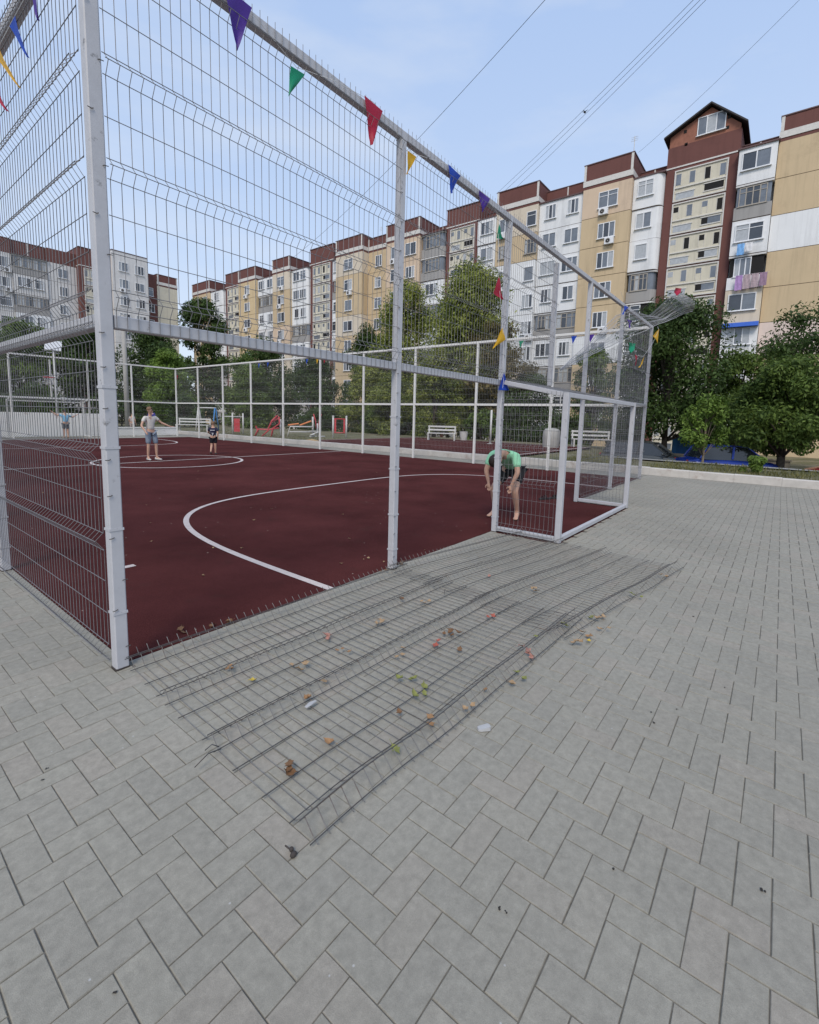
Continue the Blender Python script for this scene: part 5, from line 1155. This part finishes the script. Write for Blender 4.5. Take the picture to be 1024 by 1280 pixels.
mb.tube([(.75,0,0),(.75,0,1.25)],.06,8); mb.build('frame', WP, t, True)
for a, b, z0, z1 in ((-.75,-.1,.70,.80),(-.05,.65,.70,.98)):
    mb = MB(); mb.bar((a,0,z0),(b,0,z1),.42,.09,0,(0,0,1),.03); mb.build('pad', OP, t)
t = machine('rowing_machine', 'red exercise machine with a curved seat frame', 'exercise machine', 16.4,21.5,R(-38))
mb = MB()
for s in (-1,1):
    mb.tube([(-.95,.25*s,.0),(-.75,.25*s,.42),(-.2,.25*s,.40),(.05,.25*s,.95),(.35,.25*s,1.25)],.045,8); mb.tube([(.0,.25*s,.0),(.1,.25*s,.5),(.5,.25*s,.8),(.45,.25*s,1.2)],.045,8)
    mb.tube([(-.55,.25*s,.0),(-.1,.25*s,.42),(.45,.25*s,.52)],.04,8)
mb.tube([(.35,-.25,1.25),(.35,.25,1.25)],.04,8); mb.tube([(-.75,-.25,.42),(-.75,.25,.42)],.04,8); mb.build('frame', RP, t, True)
mb = MB(); mb.bar((-.9,0,.62),(-.75,0,.25),.4,.06); mb.bar((.0,0,.85),(.4,0,1.1),.42,.10,0,(0,0,1),.03); mb.build('seat', RP, t)
mb = MB(); mb.tube([(.55,0,0),(.55,0,1.05)],.055,8); mb.build('post', WP, t, True)
t = machine('wall_ladder', 'low climbing frame with a red panel between white posts', 'climbing frame', 16.2,24.8,R(-35))
for s in (-1,1): mb = MB(); mb.tube([(s*.32,0,0),(s*.32,0,1.35)],.05,8); mb.build('post', WP, t, True)
mb = MB(); mb.box((-.24,-.03,.15),(.12,.03,1.0)); mb.build('panel', RP, t)
mb = MB(); mb.tube([(-.9,0,1.12),(.32,0,1.12)],.035,8); mb.tube([(-.9,0,0),(-.9,0,1.12)],.04,8); mb.build('rail', WP, t, True)
t = machine('swing', 'swing frame with one white and one blue A shaped end', 'swing', 17.6,31.0,R(-52))
for sx, mt_ in ((-.7,WP),(.55,BP)):
    for s in (-1,1): mb = MB(); mb.tube([(sx,s*.55,0),(sx,s*.10,1.68)],.045,8); mb.build('leg', mt_, t, True)
mb = MB(); mb.tube([(-.75,0,1.68),(.6,0,1.68)],.045,8); mb.build('top_bar', WP, t, True)
mb = MB(); mb.box((-.28,-.12,.55),(.18,.12,.6)); mb.tube([(-.25,0,.6),(-.25,0,1.68)],.012,5); mb.tube([(.15,0,.6),(.15,0,1.68)],.012,5); mb.build('seat', M['black'], t)
# far left: white wall, pole, floodlight, basketball hoop
mb = MB(); x = -14.0
while x < 9.9:
    l = 1.98; mb.add([(x+.008,27.6,-.03),(x+l-.008,27.6,-.03),(x+l-.008,27.8,-.03),(x+.008,27.8,-.03),(x+.008,27.62,1.22),(x+l-.008,27.62,1.22),(x+l-.008,27.78,1.22),(x+.008,27.78,1.22)], [(0,3,2,1),(4,5,6,7),(0,1,5,4),(1,2,6,5),(2,3,7,6),(3,0,4,7)]); x += 2.0
mb.box((-14,27.655,-.03),(10,27.745,1.235))
tag(mb.build('low_wall', M['white_wall']), 'low whitewashed wall behind the far end of the court', 'wall')
mb = MB(); mb.box((10.05,27.6,-.03),(13.6,27.85,.42)); mb.box((10.05,27.57,.42),(13.6,27.88,.48))
tag(mb.build('low_wall', M['white_wall']), 'lower stub of whitewashed wall right of the long one, by the concrete pole', 'wall')
mb = MB(); mb.tube([(0,0,-.05),(0,0,7.7)],[.17,.12],10); mb.box((-.05,-.2,7.2),(.05,.2,7.3))
tag(mb.build('utility_pole', M['concrete'], None, True, (12.4,32.0,0)), 'tall pale concrete pole behind the far fence, right of the corner post', 'pole')
t = thing('floodlight', 'white floodlight on a thin pole behind the far left goal', 'floodlight', (7.9,30,0))
mb = MB(); mb.tube([(0,0,0),(0,0,4.75)],.05,8); mb.tube([(-.3,0,4.6),(.3,0,4.6)],.03,6); mb.build('pole', WP, t, True)
mb = MB(); mb.add([(-.42,-.10,4.75),(.38,-.10,4.75),(.48,.12,5.3),(-.32,.12,5.3),(-.42,.0,4.70),(.38,.0,4.70),(.48,.22,5.25),(-.32,.22,5.25)], [(0,1,2,3),(7,6,5,4),(0,4,5,1),(1,5,6,2),(2,6,7,3),(3,7,4,0)]); mb.build('lamp_head', M['pvc'], t)
t = thing('basketball_hoop', 'small basketball hoop with a white net on the far end fence', 'basketball hoop', (6.45,25.85,0))
mb = MB(); mb.tube([(.23*math.cos(a*.3927),-.35+.23*math.sin(a*.3927),2.98) for a in range(17)],.018,6); mb.tube([(0,-.12,2.98),(0,-.0,2.98)],.03,6); mb.build('ring', RP, t, True)
mb = MB()
for a in range(12):
    c_, s_ = math.cos(a*math.pi/6), math.sin(a*math.pi/6); c2, s2 = math.cos((a+.5)*math.pi/6), math.sin((a+.5)*math.pi/6)
    mb.tube([(.23*c_,-.35+.23*s_,2.97),(.17*c2,-.35+.17*s2,2.78),(.12*c_,-.35+.12*s_,2.6)],.008,4); mb.tube([(.23*c_,-.35+.23*s_,2.97),(.17*math.cos((a-.5)*math.pi/6),-.35+.17*math.sin((a-.5)*math.pi/6),2.78),(.12*c_,-.35+.12*s_,2.6)],.008,4)
mb.build('net', WP, t)
t = thing('street_lamp', 'street lamp with a black head on a bracket in front of the white balconies', 'street lamp', (39.5,13.6,-.9))
mb = MB(); mb.tube([(0,0,0),(0,0,10.2)],[.10,.06],10); mb.build('pole', M['pvc'], t, True)
mb = MB(); mb.tube([(0,0,10.1),(0,.4,10.35),(0,.75,10.4)],.035,8); mb.build('bracket', M['grey'], t, True)
mb = MB(); mb.add([(-.12,.6,10.36),(.12,.6,10.36),(.09,1.3,10.42),(-.09,1.3,10.42),(-.10,.62,10.50),(.10,.62,10.50),(.05,1.25,10.50),(-.05,1.25,10.50)], [(0,3,2,1),(4,5,6,7),(0,1,5,4),(1,2,6,5),(2,3,7,6),(3,0,4,7)]); mb.build('lamp_head', M['black'], t)
# under the trees by the road
t = thing('garage', 'bright blue metal garage in the shade under the large dark tree', 'garage', (30.2,.55,-.95))
mb = MB(); mb.box((0,-1.5,0),(2.6,1.5,1.75)); mb.build('wall', BP, t)
mb = MB(); mb.box((-.15,-1.6,1.752),(2.75,1.6,1.84)); mb.build('roof', M['grey'], t)
mb = MB()
for y in (-1.3,-.02): mb.box((-.05,y,.05),(-.002,y+1.27,1.68))
mb.build('door', mat('blue garage door', (.04,.17,.42), .5), t)
mb = MB(); mb.box((28.6,-3.4,-1),(28.85,2.6,-.18)); mb.box((28.55,-3.45,-.178),(28.9,2.65,-.12))
tag(mb.build('low_wall', mat('beige low wall', (.36,.31,.25), .9, 0, .1, 2, .3, 20)), 'low beige wall behind the parked cars', 'wall')
